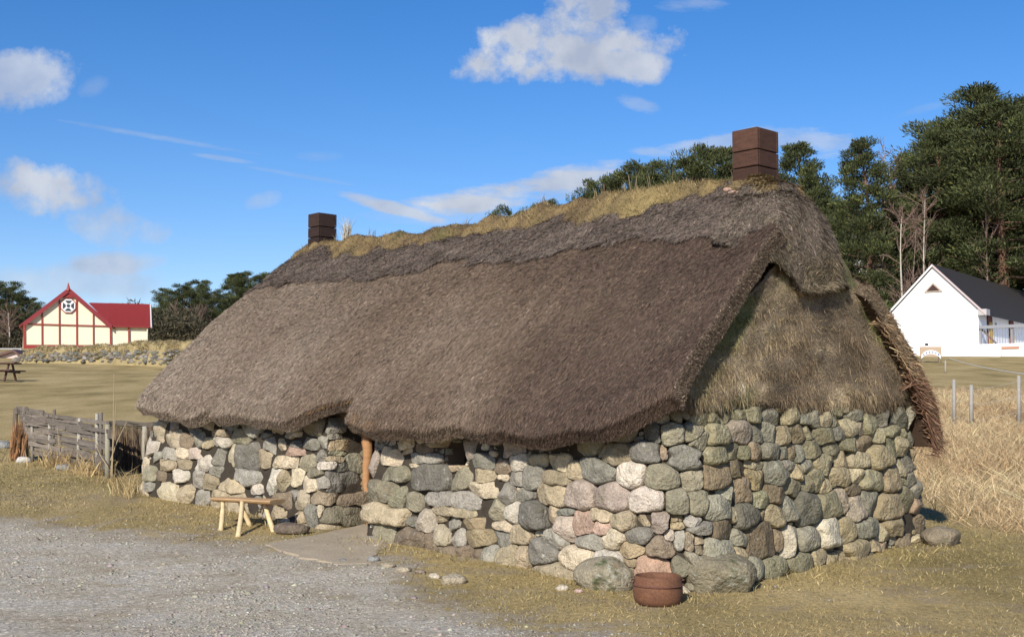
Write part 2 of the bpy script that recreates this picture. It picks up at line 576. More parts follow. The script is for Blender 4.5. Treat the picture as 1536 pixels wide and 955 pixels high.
def ground_material():
    m = bpy.data.materials.new('ground_cover')
    m.use_nodes = True
    t = m.node_tree
    p = t.nodes['Principled BSDF']
    p.inputs['Roughness'].default_value = .95
    p.inputs['Specular IOR Level'].default_value = .15
    geo = nd(t, 'ShaderNodeNewGeometry')
    pos = geo.outputs['Position']

    def noise(s, d=6, r=.6, scale=None, loc=None):
        v = pos
        if scale or loc:
            q = nd(t, 'ShaderNodeMapping')
            if scale: q.inputs['Scale'].default_value = scale
            if loc: q.inputs['Location'].default_value = loc
            t.links.new(v, q.inputs[0])
            v = q.outputs[0]
        n = nd(t, 'ShaderNodeTexNoise')
        n.inputs['Scale'].default_value = s
        n.inputs['Detail'].default_value = d
        n.inputs['Roughness'].default_value = r
        t.links.new(v, n.inputs['Vector'])
        return n.outputs[0]

    def ramp(f, stops):
        r = nd(t, 'ShaderNodeValToRGB')
        e = r.color_ramp.elements
        e[0].position, e[0].color = stops[0][0], (*stops[0][1], 1)
        e[1].position, e[1].color = stops[-1][0], (*stops[-1][1], 1)
        for s_, c in stops[1:-1]:
            k = e.new(s_); k.color = (*c, 1)
        t.links.new(f, r.inputs[0])
        return r.outputs[0]

    def mix(f, a, b, mode='MIX'):
        x = nd(t, 'ShaderNodeMix', data_type='RGBA', blend_type=mode)
        if isinstance(f, float): x.inputs['Factor'].default_value = f
        else: t.links.new(f, x.inputs['Factor'])
        t.links.new(a, x.inputs['A']); t.links.new(b, x.inputs['B'])
        return x.outputs['Result']
    grass = ramp(noise(.55, 8, .62, (1, .55, 1)), [(.30, (.195, .155, .062)), (.45, (.31, .238, .103)), (.58, (.39, .297, .138)), (.75, (.46, .365, .19))])
    fineg = ramp(noise(28, 6, .7, (1, .6, 1)), [(.25, (.45, .45, .40)), (.5, (1, 1, 1)), (.78, (1.6, 1.5, 1.35))])
    grass = mix(1.0, grass, fineg, 'MULTIPLY')
    earth = ramp(noise(3, 7, .6, None, (4, 4, 0)), [(.3, (.20, .15, .095)), (.7, (.33, .275, .195))])
    f_e = math_n(t, 'MULTIPLY', math_n(t, 'SUBTRACT', noise(1.3, 8, .7, (1, 1.6, 1), (30, 9, 0)), .50), 8, clamp=True)
    ae = nd(t, 'ShaderNodeAttribute', attribute_name='Col')
    se = nd(t, 'ShaderNodeSeparateColor')
    t.links.new(ae.outputs['Color'], se.inputs[0])
    near = se.outputs[1]
    grass = mix(math_n(t, 'MULTIPLY', math_n(t, 'MULTIPLY', f_e, near), .7), grass, earth)
    vor = nd(t, 'ShaderNodeTexVoronoi')
    vor.inputs['Scale'].default_value = 38
    t.links.new(pos, vor.inputs['Vector'])
    gcol = ramp(noise(1.1, 8, .65, (1, 1.6, 1)), [(.3, (.34, .275, .185)), (.45, (.43, .38, .29)), (.65, (.48, .44, .365))])
    sv = nd(t, 'ShaderNodeSeparateColor')
    t.links.new(vor.outputs['Color'], sv.inputs[0])
    gst = ramp(sv.outputs[0], [(0, (.6, .6, .62)), (.5, (1, 1, 1)), (.93, (1.25, 1.25, 1.27)), (1, (1.9, 1.9, 1.9))])
    gcol = mix(.8, gcol, mix(1.0, gcol, gst, 'MULTIPLY'))
    edge = math_n(t, 'ADD', se.outputs[0], math_n(t, 'MULTIPLY', math_n(t, 'SUBTRACT', noise(2.6, 9, .72), .5), 2.0))
    edge = math_n(t, 'MULTIPLY', math_n(t, 'SUBTRACT', edge, .35), 3.3, clamp=True)
    patch = math_n(t, 'MULTIPLY', math_n(t, 'SUBTRACT', noise(.9, 7, .65, (1, 1.7, 1), (7, 3, 0)), .57), 9, clamp=True)
    edge2 = math_n(t, 'MULTIPLY', edge, math_n(t, 'SUBTRACT', 1.0, math_n(t, 'MULTIPLY', patch, .5)))
    gcol2 = mix(math_n(t, 'MULTIPLY', patch, .35), gcol, earth)
    rim = math_n(t, 'MULTIPLY', math_n(t, 'SUBTRACT', 1.05, se.outputs[0]), 1.5, clamp=True)
    gcol2 = mix(math_n(t, 'MULTIPLY', rim, .75), gcol2, earth)
    col = mix(edge2, grass, gcol2)
    # straw bank
    straw = ramp(noise(3.5, 8, .7), [(.3, (.25, .18, .09)), (.55, (.42, .31, .16)), (.75, (.52, .41, .25))])
    col = mix(se.outputs[2], col, straw)
    t.links.new(col, p.inputs['Base Color'])
    b = nd(t, 'ShaderNodeBump')
    b.inputs['Strength'].default_value = .8
    b.inputs['Distance'].default_value = .03
    t.links.new(noise(35, 5, .7), b.inputs['Height'])
    t.links.new(b.outputs[0], p.inputs['Normal'])
    return m


M_GROUND = ground_material()


def straw_mask(x, y):
    n = fbm(np.stack([x / 2.5, y / 2.5, 0 * x], -1), 31, 3)
    e = x - np.interp(y, [10.5, 12, 13.2, 14.2, 18, 30, 60], [11, 6.4, 5.1, 4.75, 5.3, 7, 12]) + n * .7
    a = np.clip(e / .9, 0, 1)
    ylim = np.clip((40 + n * 3 - y) / 2.0, 0, 1)
    return a * ylim * np.clip((y - 11.2) / 1.6, 0, 1)


def ground_sheet():
    nx = np.concatenate([np.linspace(-900, -60, 26), np.linspace(-56, -13, 40), np.linspace(-12, 12, 300), np.linspace(13, 56, 40), np.linspace(60, 900, 26)])
    ny = np.concatenate([[-200, -60, -10, 2], np.linspace(6, 24, 260), np.linspace(24.5, 60, 70), np.linspace(62, 160, 60), np.geomspace(170, 2500, 30)])
    X, Y = np.meshgrid(nx, ny, indexing='ij')
    Z = gz(X, Y)
    near = np.clip((24 - Y) / 6, 0, 1)
    C = np.stack([gravel_mask(X, Y) * (Y < 20), near, straw_mask(X, Y)], -1)
    b = MB()
    b.grid(np.stack([X, Y, Z], -1), C)
    o = b.build('ground', M_GROUND, smooth=True)
    tag(o, kind='structure', label='mown olive and brown grass field rising behind the cottage')
    # the drive: its own sheet 4 mm above, same cover so the ragged edge blends
    x1 = np.linspace(-9, 3, 241); y1 = np.linspace(6, 15.5, 241)
    X, Y = np.meshgrid(x1, y1, indexing='ij')
    G = gravel_mask(X, Y)
    Z = gz(X, Y) + .004
    b = MB()
    C = np.stack([G, 0 * G + 1, 0 * G], -1)
    V = np.stack([X, Y, Z], -1)
    m, n = X.shape
    i, j = np.meshgrid(np.arange(m - 1), np.arange(n - 1), indexing='ij')
    q = np.stack([i * n + j, (i + 1) * n + j, (i + 1) * n + j + 1, i * n + j + 1], -1).reshape(-1, 4)
    ok = (G.reshape(-1)[q].min(1) > .45)
    q = q[ok]
    used, inv = np.unique(q, return_inverse=True)
    o = mesh_obj('gravel_path', V.reshape(-1, 3)[used], [inv.reshape(-1, 4)], M_GROUND, None, C.reshape(-1, 3)[used], True)
    tag(o, kind='structure', label='grey gravel drive in front of the cottage')


ground_sheet()

# ------------------------------------------------------------------ cottage frame: s runs left along the front, g runs back along the gable
A = np.array((1.376, 10.35))
E1 = np.array((-1718, 1820.)) / math.hypot(1718, 1820)
E2 = np.array((1820 * 1.0, 1718.)) / math.hypot(1718, 1820)
WID, LEN = 4.45, 9.78


def W(s, g, z):
    s, g, z = np.broadcast_arrays(np.asarray(s, float), np.asarray(g, float), np.asarray(z, float))
    return np.stack([A[0] + E1[0] * s + E2[0] * g, A[1] + E1[1] * s + E2[1] * g, z], -1)


def solve_s(px, py, g):
    """front-plane point at given g seen at pixel: returns s, z"""
    r = ray(px, py)
    k = r[0] / r[1]
    s = (A[0] + E2[0] * g - k * (A[1] + E2[1] * g)) / (k * E1[1] - E1[0])
    p = W(s, g, 0)
    return s, at(px, py, p[1])[2]


def solve_g(px, py, s):
    r = ray(px, py)
    k = r[0] / r[1]
    g = (k * (A[1] + E1[1] * s) - A[0] - E1[0] * s) / (E2[0] - k * E2[1])
    p = W(s, g, 0)
    return g, at(px, py, p[1])[2]


cottage = empty('stone_cottage', W(5, 2.2, 0), 'long low dry stone cottage with dark heather thatch and turf gable', 'cottage')

# wall path: right door jamb -> near corner -> gable -> back -> far end -> front -> left jamb
D0, D1 = 4.29, 5.12
poly = [((D0, .62), 0), ((D0, 0), .07), ((0, 0), .55), ((0, WID), .5), ((LEN, WID), .45), ((LEN, 0), .4), ((D1, 0), .06), ((D1, .62), 0)]
path = []
for k, (p, r) in enumerate(poly):
    p = np.array(p, float)
    if r == 0:
        path.append(p); continue
    a = unit(np.array(poly[k - 1][0], float) - p); b = unit(np.array(poly[k + 1][0], float) - p)
    c = p + (a + b) * r
    for t in np.linspace(0, 1, 14):
        d = unit((1 - t) * (-b) + t * (-a))
        path.append(c + d * r)
path = np.array(path)
seg = np.linalg.norm(np.diff(path, axis=0), axis=1)
cum = np.concatenate([[0], np.cumsum(seg)])
PL = cum[-1]
DU = .01
ug = np.arange(0, PL, DU)
ps = np.stack([np.interp(ug, cum, path[:, 0]), np.interp(ug, cum, path[:, 1])], -1)
pw = W(ps[:, 0], ps[:, 1], 0)[:, :2]
tang = unit(np.gradient(pw, axis=0))
ker = np.ones(7) / 7
tang = unit(np.stack([np.convolve(np.pad(tang[:, k], 3, mode='edge'), ker, 'valid') for k in (0, 1)], -1))
norm = np.stack([tang[:, 1], -tang[:, 0]], -1)
gbase = gz(pw[:, 0] + norm[:, 0] * .1, pw[:, 1] + norm[:, 1] * .1, False)
# top of the wall along the path
s_u, g_u = ps[:, 0], ps[:, 1]
top = np.full(len(ug), 1.48)
top = np.where((g_u > .3) & (s_u < .6), 1.635 + .03 * np.sin(ug * 5), top)
top = np.where((s_u < .8) & (g_u <= .3), 1.50 + .10 * np.clip((.8 - s_u) / .8, 0, 1), top)
top = np.where((s_u > 9.35) & (g_u < .6), 1.28, top)
top = np.where((s_u > 9.6) & (g_u < 1.2), 1.20, top)
ktop = np.ones(31) / 31
top = np.convolve(np.pad(top, 15, mode='edge'), ktop, 'valid')
VMIN, VMAX = -.15, 1.75
vg = np.arange(VMIN, VMAX, DU)


def wall_pt(u, v, off=0.0):
    """u along the path, v world height"""
    u = np.asarray(u, float)
    x = np.interp(u, ug, pw[:, 0]); y = np.interp(u, ug, pw[:, 1])
    nx = np.interp(u, ug, norm[:, 0]); ny = np.interp(u, ug, norm[:, 1])
    b = np.interp(u, ug, gbase)
    o = off + .13 * np.clip(1 - (v - b) / 1.3, -.2, 1.2) - .05 + .03 * np.sin(u * 1.1 + 2) * np.clip((1.4 - v), 0, 1)
    return np.stack([x + nx * o, y + ny * o, v + 0 * x], -1)


# visible lookup from pixel to (u, v)
uu = ug[::2]; vv = vg[::2]
UU, VV = np.meshgrid(uu, vv, indexing='ij')
PW = wall_pt(UU, VV, .05)
ppx, ppy = project(PW)
nrm = np.stack([np.interp(UU, ug, norm[:, 0]), np.interp(UU, ug, norm[:, 1])], -1)
facing = -(nrm[..., 0] * PW[..., 0] + nrm[..., 1] * PW[..., 1]) > 0
hidden = (np.interp(UU, ug, g_u) > WID - .1)
bad = ~facing | hidden
ppx = np.where(bad, 1e6, ppx)


def wall_uv(px, py):
    d = (ppx - px) ** 2 + (ppy - py) ** 2
    k = np.unravel_index(np.argmin(d), d.shape)
    return UU[k], VV[k], math.sqrt(d[k])


SC = {'g': (.25, .25, .235), 'd': (.165, .168, .16), 't': (.33, .28, .20), 'c': (.44, .39, .30), 'w': (.50, .48, .44), 'b': (.225, .18, .135), 'p': (.40, .285, .235), 'o': (.245, .235, .175), 'm': (.33, .285, .26), 'y': (.32, .26, .165), 'r': (.37, .24, .18)}
T3 = """60,255,80,80,cB 130,225,60,20,t 205,222,70,40,b 205,262,150,40,gS 160,290,70,20,c 70,335,130,70,oB 220,345,170,115,dB 325,262,55,30,t 345,300,60,40,t 372,350,90,90,o 20,410,60,90,oB
90,430,90,110,oB 155,460,100,90,o 340,450,290,80,gS 350,500,240,45,tS 465,280,95,70,d 555,290,70,60,b 625,280,85,70,w 715,275,70,60,t 810,285,95,70,c 470,340,110,60,t 560,345,50,30,c 620,350,80,70,g
700,345,70,110,g 485,400,155,75,c 590,425,70,100,g 628,400,25,30,c 670,425,70,60,g 805,350,130,65,t 885,315,70,85,t 985,315,150,105,dR 1065,245,130,100,t 1020,235,50,60,c 780,425,145,105,t 910,425,140,125,mR
1050,430,140,145,mR 1135,335,140,130,wR 1215,450,185,125,wR 1290,350,170,110,oR 1215,228,135,95,dR 1290,232,40,60,b 1240,145,90,80,d 1340,150,110,95,oR 1380,70,115,65,oR 1290,85,60,45,c 1400,250,180,110,dR
1460,165,120,115,oR 60,510,130,90,t 150,535,50,40,g 215,540,75,100,m 285,525,60,40,t 335,550,60,60,g 430,550,125,55,y 530,490,90,90,o 615,505,85,95,wR 710,525,135,130,dR 790,510,70,110,t 840,500,110,35,dS
845,565,100,130,m 930,550,90,110,pB 1000,520,100,70,t 1010,570,80,70,pB 1105,540,100,90,tR 1195,535,100,50,t 1280,548,110,95,m 1370,555,70,60,y 1445,560,110,70,g 565,560,80,45,c 30,610,80,100,oB
145,620,140,70,b 240,640,50,90,b 293,615,75,95,cR 355,620,70,85,g 460,615,140,75,y 555,620,85,90,d 645,605,105,90,tR 725,605,50,30,c 800,620,100,90,g 950,640,135,80,gR 1060,615,110,90,cR 1175,610,130,85,g
1140,670,130,75,y 1275,670,150,110,bR 1330,610,60,60,m 1400,635,100,90,t 1470,650,70,80,t 150,690,130,60,b 210,710,50,40,b 300,695,110,75,b 390,690,80,80,b 445,690,50,65,b 500,690,60,80,g 590,700,100,110,t
655,705,70,95,t 750,680,140,130,gR 905,700,150,100,cR 1035,715,120,105,wR 1125,730,60,40,y 1120,765,50,45,t 1240,765,185,105,rB 1420,750,150,140,oR 330,765,130,50,bB 450,765,160,80,bB 600,790,160,70,bB 785,790,210,130,tR
1450,840,100,120,oR"""
T2 = """70,270,60,60,w 85,320,60,60,g 165,235,60,75,c 225,240,75,60,b 275,235,45,60,g 370,210,130,30,t 470,225,100,75,o 320,250,50,50,t 385,250,80,50,w 150,300,80,60,g 205,300,70,45,c 260,300,80,50,m 370,300,80,90,g
490,310,130,110,dB 425,305,50,95,cB 570,310,80,90,t 630,335,50,60,c 590,260,100,75,g 650,265,50,60,c 710,265,50,35,d 775,255,70,50,g 700,290,120,40,p 835,250,80,50,g 950,265,190,50,yB 920,290,100,25,oS 690,345,70,60,c
760,340,80,60,o 820,320,90,50,g 910,325,110,25,tS 860,355,160,45,wS 950,355,80,45,dB 1010,350,70,70,gB 120,350,110,50,t 205,345,75,50,t 290,350,90,75,w 105,400,80,45,b 180,400,90,65,w 270,410,60,90,g 350,380,50,60,g
470,400,190,70,gS 605,420,90,120,w 650,430,90,110,t 700,405,70,80,c 800,390,70,35,o 830,430,100,80,g 935,425,200,110,dB 320,425,80,80,t 420,440,110,60,t 530,455,60,40,w 60,395,50,80,o 130,470,130,80,cB 225,480,110,100,t
290,490,60,80,g 50,450,50,50,g 370,520,110,110,t 460,540,110,110,t 720,490,60,60,g 730,500,70,80,c 850,505,200,65,tB 1000,505,90,55,bB 770,440,70,70,c 660,500,80,90,b 780,580,80,90,g 830,570,50,90,cB 950,575,170,80,oB
720,590,90,70,t 880,640,150,45,tB 1020,640,60,45,tB 930,215,200,25,gS 1010,230,60,20,g 700,220,90,25,c 570,215,70,25,d 250,200,60,25,d"""
T4 = """175,152,90,50,oR 255,165,60,45,o 310,158,45,50,o 355,165,40,45,o 400,160,55,35,o 450,150,50,50,o 535,155,60,45,g 585,145,42,55,cR 640,165,40,45,g 675,165,45,50,g 713,162,35,50,c 750,172,45,40,o 830,155,60,40,g 883,135,40,30,o
870,180,60,70,o 930,165,60,60,g 235,225,90,100,oR 315,220,75,75,oR 395,215,85,90,mR 465,220,50,50,g 512,212,45,60,g 560,215,50,65,t 608,212,50,65,b 650,225,40,60,o 715,225,75,60,o 765,218,50,45,g 800,200,50,50,c
835,195,45,55,m 910,225,60,60,o 955,215,50,40,o 190,300,145,90,dR 308,295,80,75,oR 372,290,55,60,o 415,290,45,45,o 457,285,45,75,b 510,278,65,65,gR 560,285,45,50,g 595,282,30,65,b 625,290,30,60,g 665,275,60,60,o
740,265,60,50,o 800,262,60,50,o 845,250,60,50,b 775,310,45,60,t 835,308,75,65,cR 905,305,75,75,tR 945,270,50,60,o 990,265,60,60,c 225,382,95,75,o 315,378,95,90,bB 390,350,75,60,b 458,335,75,25,cS 530,360,65,90,d
575,335,70,35,g 612,365,55,60,t 655,335,40,60,g 680,380,40,90,o 705,335,60,60,o 760,380,75,65,t 820,370,60,55,c 875,385,75,75,oR 945,385,60,105,tR 985,345,40,60,c 1020,330,45,50,g 160,465,75,100,oR 245,465,80,110,oR
325,490,85,90,g 290,432,45,20,g 360,440,60,55,g 408,430,85,85,b 465,390,75,75,y 440,410,20,50,t 475,460,55,60,o 530,440,70,75,bR 587,415,60,60,o 655,400,50,60,o 705,405,35,60,t 650,490,80,115,dR 720,475,70,90,oR
775,455,45,95,m 827,485,70,90,mR 800,425,80,30,b 870,465,60,90,g 940,485,80,85,tR 1000,460,55,80,o 1045,480,40,60,p 1045,425,70,50,g 165,545,55,55,y 240,555,110,55,g 378,510,30,70,c 425,520,90,90,dR 485,520,30,55,b
532,522,70,90,tR 583,495,60,85,g 340,570,80,80,b 405,600,65,55,g 483,605,100,120,bB 545,600,35,70,b 580,605,60,110,w 592,547,30,15,c 655,600,75,85,gR 715,575,80,105,wR 783,565,60,90,tR 855,562,80,75,gR 920,575,45,60,c
970,555,120,65,t 1062,550,55,60,b 190,612,75,75,g 250,635,50,60,t 325,655,110,110,gR 205,705,125,105,oR 405,665,45,75,t 440,710,80,100,gR 515,712,90,90,oR 365,640,40,50,g 620,690,95,75,oR 685,672,50,55,t 735,685,70,55,t
780,670,45,55,t 820,645,90,80,tR 885,625,50,50,t 730,640,30,20,g 870,670,50,45,d 925,635,35,40,p 960,665,100,55,t 1005,608,60,55,b 960,605,30,20,g 1050,600,45,30,c 1045,640,80,55,o 270,710,70,60,t 560,750,60,40,o 700,725,90,40,o"""
seeds = []   # u, v, a, b, exponent, colour, kind
for txt, ox, oy, sc_ in ((T3, 560, 600, 500 / 1492), (T2, 200, 580, 500 / 1492), (T4, 950, 560, 586 / 1417)):
    for it in txt.split():
        f = it.split(',')
        cx, cy, w, h = (float(q) for q in f[:4])
        X, Y = ox + cx * sc_, oy + cy * sc_
        w *= sc_; h *= sc_
        u0, v0, d0 = wall_uv(X, Y)
        if d0 > 8: continue
        ul, _, _ = wall_uv(X - w * .45, Y); ur, _, _ = wall_uv(X + w * .45, Y)
        _, vt, _ = wall_uv(X, Y - h * .45); _, vb, _ = wall_uv(X, Y + h * .45)
        a = min(abs(ul - ur) / .9 / 2, .48); b = min(abs(vt - vb) / .9 / 2, .32)
        kd = f[4][1:] or 'N'
        seeds.append([u0, v0, max(a, .025), max(b, .02), {'B': 5, 'S': 3.2, 'R': 2.3, 'N': 3.0}[kd], f[4][0], kd])

NU, NV = len(ug), len(vg)
lab = np.full((NU, NV), -1, np.int32)
best = np.full((NU, NV), 1.38)
block = (vg[None, :] > top[:, None] + .02)
WIN = []
su, sv_, _ = wall_uv(675, 681)
WIN = (su - .17, su + .17, sv_ - .11, sv_ + .13)
block |= ((ug[:, None] > WIN[0]) & (ug[:, None] < WIN[1]) & (vg[None, :] > WIN[2]) & (vg[None, :] < WIN[3]))


_G = np.stack(np.meshgrid(ug, vg, indexing='ij') + [np.zeros((NU, NV))], -1)
WU = fbm(_G * 7, 91, 2) * .035
WV = fbm(_G * 7, 95, 2) * .028


def splat(i, u, v, a, b, n, tilt=0.0):
    i0, i1 = max(0, int((u - a * 1.8) / DU)), min(NU, int((u + a * 1.8) / DU) + 1)
    j0, j1 = max(0, int((v - b * 1.8 - VMIN) / DU)), min(NV, int((v + b * 1.8 - VMIN) / DU) + 1)
    if i1 <= i0 or j1 <= j0: return
    du = ug[i0:i1, None] - u + WU[i0:i1, j0:j1]; dv = vg[None, j0:j1] - v + WV[i0:i1, j0:j1]
    q = du * math.cos(tilt) + dv * math.sin(tilt); r = -du * math.sin(tilt) + dv * math.cos(tilt)
    d = (np.abs(q / a) ** n + np.abs(r / b) ** n) ** (1 / n)
    m = d < best[i0:i1, j0:j1]
    best[i0:i1, j0:j1][m] = d[m]
    lab[i0:i1, j0:j1][m] = i


for i, s_ in enumerate(seeds):
    splat(i, *s_[:5], tilt=rng.normal(0, .04))
# fill the rest: courses of random stones, shrinking
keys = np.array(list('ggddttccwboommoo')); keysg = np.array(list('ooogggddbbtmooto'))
ntr = len(seeds)
for i in range(ntr):
    ii, jj = int(round(seeds[i][0] / DU)), int(round((seeds[i][1] - VMIN) / DU))
    if not (0 <= ii < NU and 0 <= jj < NV) or lab[ii, jj] != i:
        m_ = lab == i
        if m_.sum() > 30:
            I_, J_ = np.nonzero(m_)
            k_ = np.argmin((I_ - I_.mean()) ** 2 + (J_ - J_.mean()) ** 2)
            seeds[i][0], seeds[i][1] = ug[I_[k_]], vg[J_[k_]]
        else:
            lab[m_] = -1; best[m_] = 1.38
for (amin, amax, tries) in ((.15, .22, 1500), (.09, .15, 5000), (.05, .09, 14000), (.03, .06, 30000), (.02, .035, 40000), (.014, .024, 60000)):
    for _ in range(tries):
        i = rng.integers(0, NU); j = rng.integers(0, NV)
        if lab[i, j] != -1 or block[i, j]: continue
        if vg[j] < gbase[i] - .12: continue
        a = rng.uniform(amin, amax); b = a * rng.uniform(.45, .85)
        # must be largely free
        i0, i1 = max(0, i - int(a / DU)), min(NU, i + int(a / DU) + 1)
        j0, j1 = max(0, j - int(b / DU)), min(NV, j + int(b / DU) + 1)
        if (lab[i0:i1, j0:j1] == -1).mean() < (.62 if amin > .03 else .45 if amin > .015 else .35): continue
        if block[i0:i1, j0:j1].mean() > .35: continue
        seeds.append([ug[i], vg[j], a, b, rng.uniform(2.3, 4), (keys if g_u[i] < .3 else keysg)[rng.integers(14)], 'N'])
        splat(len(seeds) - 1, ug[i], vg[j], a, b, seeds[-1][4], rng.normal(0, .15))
lab[block] = -2

NT = 36
th = np.arange(NT) * 2 * np.pi / NT
rings = np.array([0, .28, .5, .68, .82, .92, .985, 1.02])
sb = MB()
for i, (u, v, a, b, n, ck, kd) in enumerate(seeds):
    # radial reach inside the stone's own region
    ii, jj = int(round(u / DU)), int(round((v - VMIN) / DU))
    if not (0 <= ii < NU and 0 <= jj < NV): continue
    if lab[ii, jj] != i:
        continue
    rr = np.zeros(NT)
    alive = np.ones(NT, bool)
    for k in range(1, 60):
        r = k * .01
        I = np.clip(np.round((u + r * np.cos(th)) / DU).astype(int), 0, NU - 1)
        J = np.clip(np.round((v + r * np.sin(th) - VMIN) / DU).astype(int), 0, NV - 1)
        alive &= lab[I, J] == i
        rr[alive] = r
        if not alive.any(): break
    rr = .5 * rr + .25 * (np.roll(rr, 1) + np.roll(rr, -1))
    rr = np.maximum(rr + .002, .012)
    size = math.sqrt(a * b)
    T = min(.105, size * .60) * (1.0 if kd == 'R' else .48 if kd in 'BS' else .80)
    if u > PL - 5.6: T *= .62
    k_, pw_ = {'R': (2.6, .5), 'N': (4.0, .45), 'B': (9, .45), 'S': (7, .45)}[kd]
    prof = np.clip(1 - rings ** k_, 0, 1) ** pw_ * T
    prof[-1] = -.09
    rho = rings[:, None] * rr[None, :]
    du = rho * np.cos(th); dv = rho * np.sin(th)
    h = np.repeat(prof[:, None], NT, 1)
    if True:
        for _ in range(4 if kd == 'N' else 3):
            ang = rng.uniform(0, 2 * np.pi); sl = rng.uniform(.12, .7) if kd == 'N' else rng.uniform(.04, .4)
            pl = T * rng.uniform(.72, 1.0) + sl * (np.cos(ang) * du + np.sin(ang) * dv)
            h[:-1] = np.minimum(h[:-1], pl[:-1])
    # slight top-back lean catches light
    P3 = np.stack([(u + du) * 9, (v + dv) * 9, np.full_like(du, i * 3.7)], -1)
    h[:-1] += fbm(P3, 2, 3)[:-1] * size * .22 * (1 - rings[:-1, None] * .5)
    off = rng.uniform(-.02, .025) if kd != 'N' or size > .07 else rng.uniform(-.05, -.01)
    if kd == 'R': off += .012
    # pockets under the eave and joints stay a few mm open
    V_ = wall_pt(u + du, v + dv, h + off)
    c = np.array(SC[ck]) * np.array((1.07, 1.0, .87)) * rng.uniform(.70, 1.20) * (1 + rng.normal(0, .012, 3))
    c = c * .78 + c.mean() * .22 * np.array((1.10, 1.0, .84))
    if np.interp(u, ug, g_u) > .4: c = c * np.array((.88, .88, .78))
    # every ring closed around
    v_ = V_.reshape(-1, 3)
    m = len(rings)
    I, J = np.meshgrid(np.arange(m - 1), np.arange(NT), indexing='ij')
    q = np.stack([I * NT + J, (I + 1) * NT + J, (I + 1) * NT + (J + 1) % NT, I * NT + (J + 1) % NT], -1).reshape(-1, 4)
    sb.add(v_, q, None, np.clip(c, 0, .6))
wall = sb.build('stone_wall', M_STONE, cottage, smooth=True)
# earth core behind the stones, with the window hole left out
cu = np.arange(0, PL, .05); cv = np.concatenate([[-.3], np.arange(0, 1.5, .05)])
CU, CV = np.meshgrid(cu, cv, indexing='ij')
tp = np.interp(CU, ug, top) - .03
CVc = np.minimum(CV, tp)
V_ = wall_pt(CU, CVc, -.035 + .012 * vnoise(np.stack([CU * 15, CV * 15, 0 * CU], -1), 8))
m, n = CU.shape
I, J = np.meshgrid(np.arange(m - 1), np.arange(n - 1), indexing='ij')
q = np.stack([I * n + J, (I + 1) * n + J, (I + 1) * n + J + 1, I * n + J + 1], -1).reshape(-1, 4)
mid = V_.reshape(-1, 3)[q].mean(1)
uq = CU.reshape(-1)[q].mean(1); vq = CVc.reshape(-1)[q].mean(1)
ok = ~((uq > WIN[0]) & (uq < WIN[1]) & (vq > WIN[2]) & (vq < WIN[3]))
core = mesh_obj('wall_core', V_.reshape(-1, 3), [q[ok]], M_CORE, cottage, smooth=True)
# window: a deep recess with a timber lintel and dark pane
wb = MB()
o0 = wall_pt(np.array([WIN[0], WIN[1]]), np.array([WIN[2]] * 2), -.03)
wc = wall_pt(np.array([(WIN[0] + WIN[1]) / 2]), np.array([(WIN[2] + WIN[3]) / 2]), -.33)[0]
e1 = np.array((*E1, 0)); e2 = np.array((*E2, 0)); ez = np.array((0, 0, 1.))
wb.box(wc, e1 * .19, e2 * .02, ez * .15, (.02, .02, .02), bev=.004)
win = wb.build('window', M_GLASS, cottage)
wb = MB()
for sg in (-1, 1):
    wb.box(wc + e1 * sg * .215 - e2 * .1, e1 * .02, e2 * .17, ez * .16, (.16, .12, .09), bev=.004)
    wb.box(wc + ez * sg * .17 - e2 * .1, e1 * .24, e2 * .17, ez * .02, (.16, .12, .09), bev=.004)
wb.build('frame', M_WOOD, win)

# ------------------------------------------------------------------ thatched roof
# eave heights traced at g = GE
GE = -.36
GR = 2.22
ev = [(213, 626), (240, 633), (300, 637), (340, 638), (400, 642), (470, 645), (548, 654), (600, 657), (650, 661), (720, 663), (800, 666), (880, 667), (920, 662)]
es, ez_ = zip(*[solve_s(px, py, GE) for px, py in ev])
es = np.array(es)[::-1]; ez_ = np.array(ez_)[::-1] + .115
rg_ = [(440, 384), (480, 366), (560, 362), (650, 347), (750, 330), (860, 308), (960, 289), (1060, 274), (1110, 268), (1150, 268)]
rs, rz_ = zip(*[solve_s(px, py, GR) for px, py in rg_])
rs = np.array(rs)[::-1]; rz_ = np.array(rz_)[::-1] - .06
S0, S1 = -.10, 9.28


def trim(s):
    """how far the eave is cut back above the door and in small bites (fraction of slope)"""
    s = np.asarray(s, float)
    d = np.where((s > 4.31) & (s < 5.5), .105 * np.clip((5.5 - s) / 1.1, 0, 1) ** .8, 0)
    d = d * np.clip((s - 4.31) / .08, 0, 1)
    b = .03 * np.exp(-((s - 7.35) / .16) ** 2)
    c = .10 * np.clip((.55 - s) / .6, 0, 1) ** 1.6 
    w = .010 * np.sin(s * 3.1) + .006 * np.sin(s * 7.7 + 1)
    r = .02 * np.clip((s - 8.9) / .35, 0, 1) ** 2
    return d + b + c + w + r


def roof_front(s, t, lift=0.0):
    """t 0 ridge .. 1 eave"""
    s, t = np.broadcast_arrays(np.asarray(s, float), np.asarray(t, float))
    s = np.maximum(s, .62 - (.62 - S0) * np.clip(t / .33, 0, 1) ** 1.4)
    te = t * (1 - trim(s))
    g = GR + (GE - GR) * te
    zr = np.interp(s, rs, rz_); ze = np.interp(s, es, ez_) + .10
    z = zr + (ze - zr) * te + .13 * np.sin(np.pi * np.clip(te, 0, 1)) ** 1.0
    z = z + .12 * np.clip(.12 - te, 0, 1) * -2.0 * 1.0
    # eave lip rolls over
    lip = np.clip((t - .955) / .045, 0, 1.5)
    z = z - .10 * lip ** 2
    n = fbm(np.stack([s * 1.7, te * 6, 0 * s], -1), 4, 5)
    k = lift + .042 * n
    return W(s, g - k * .72, z + k * .69)


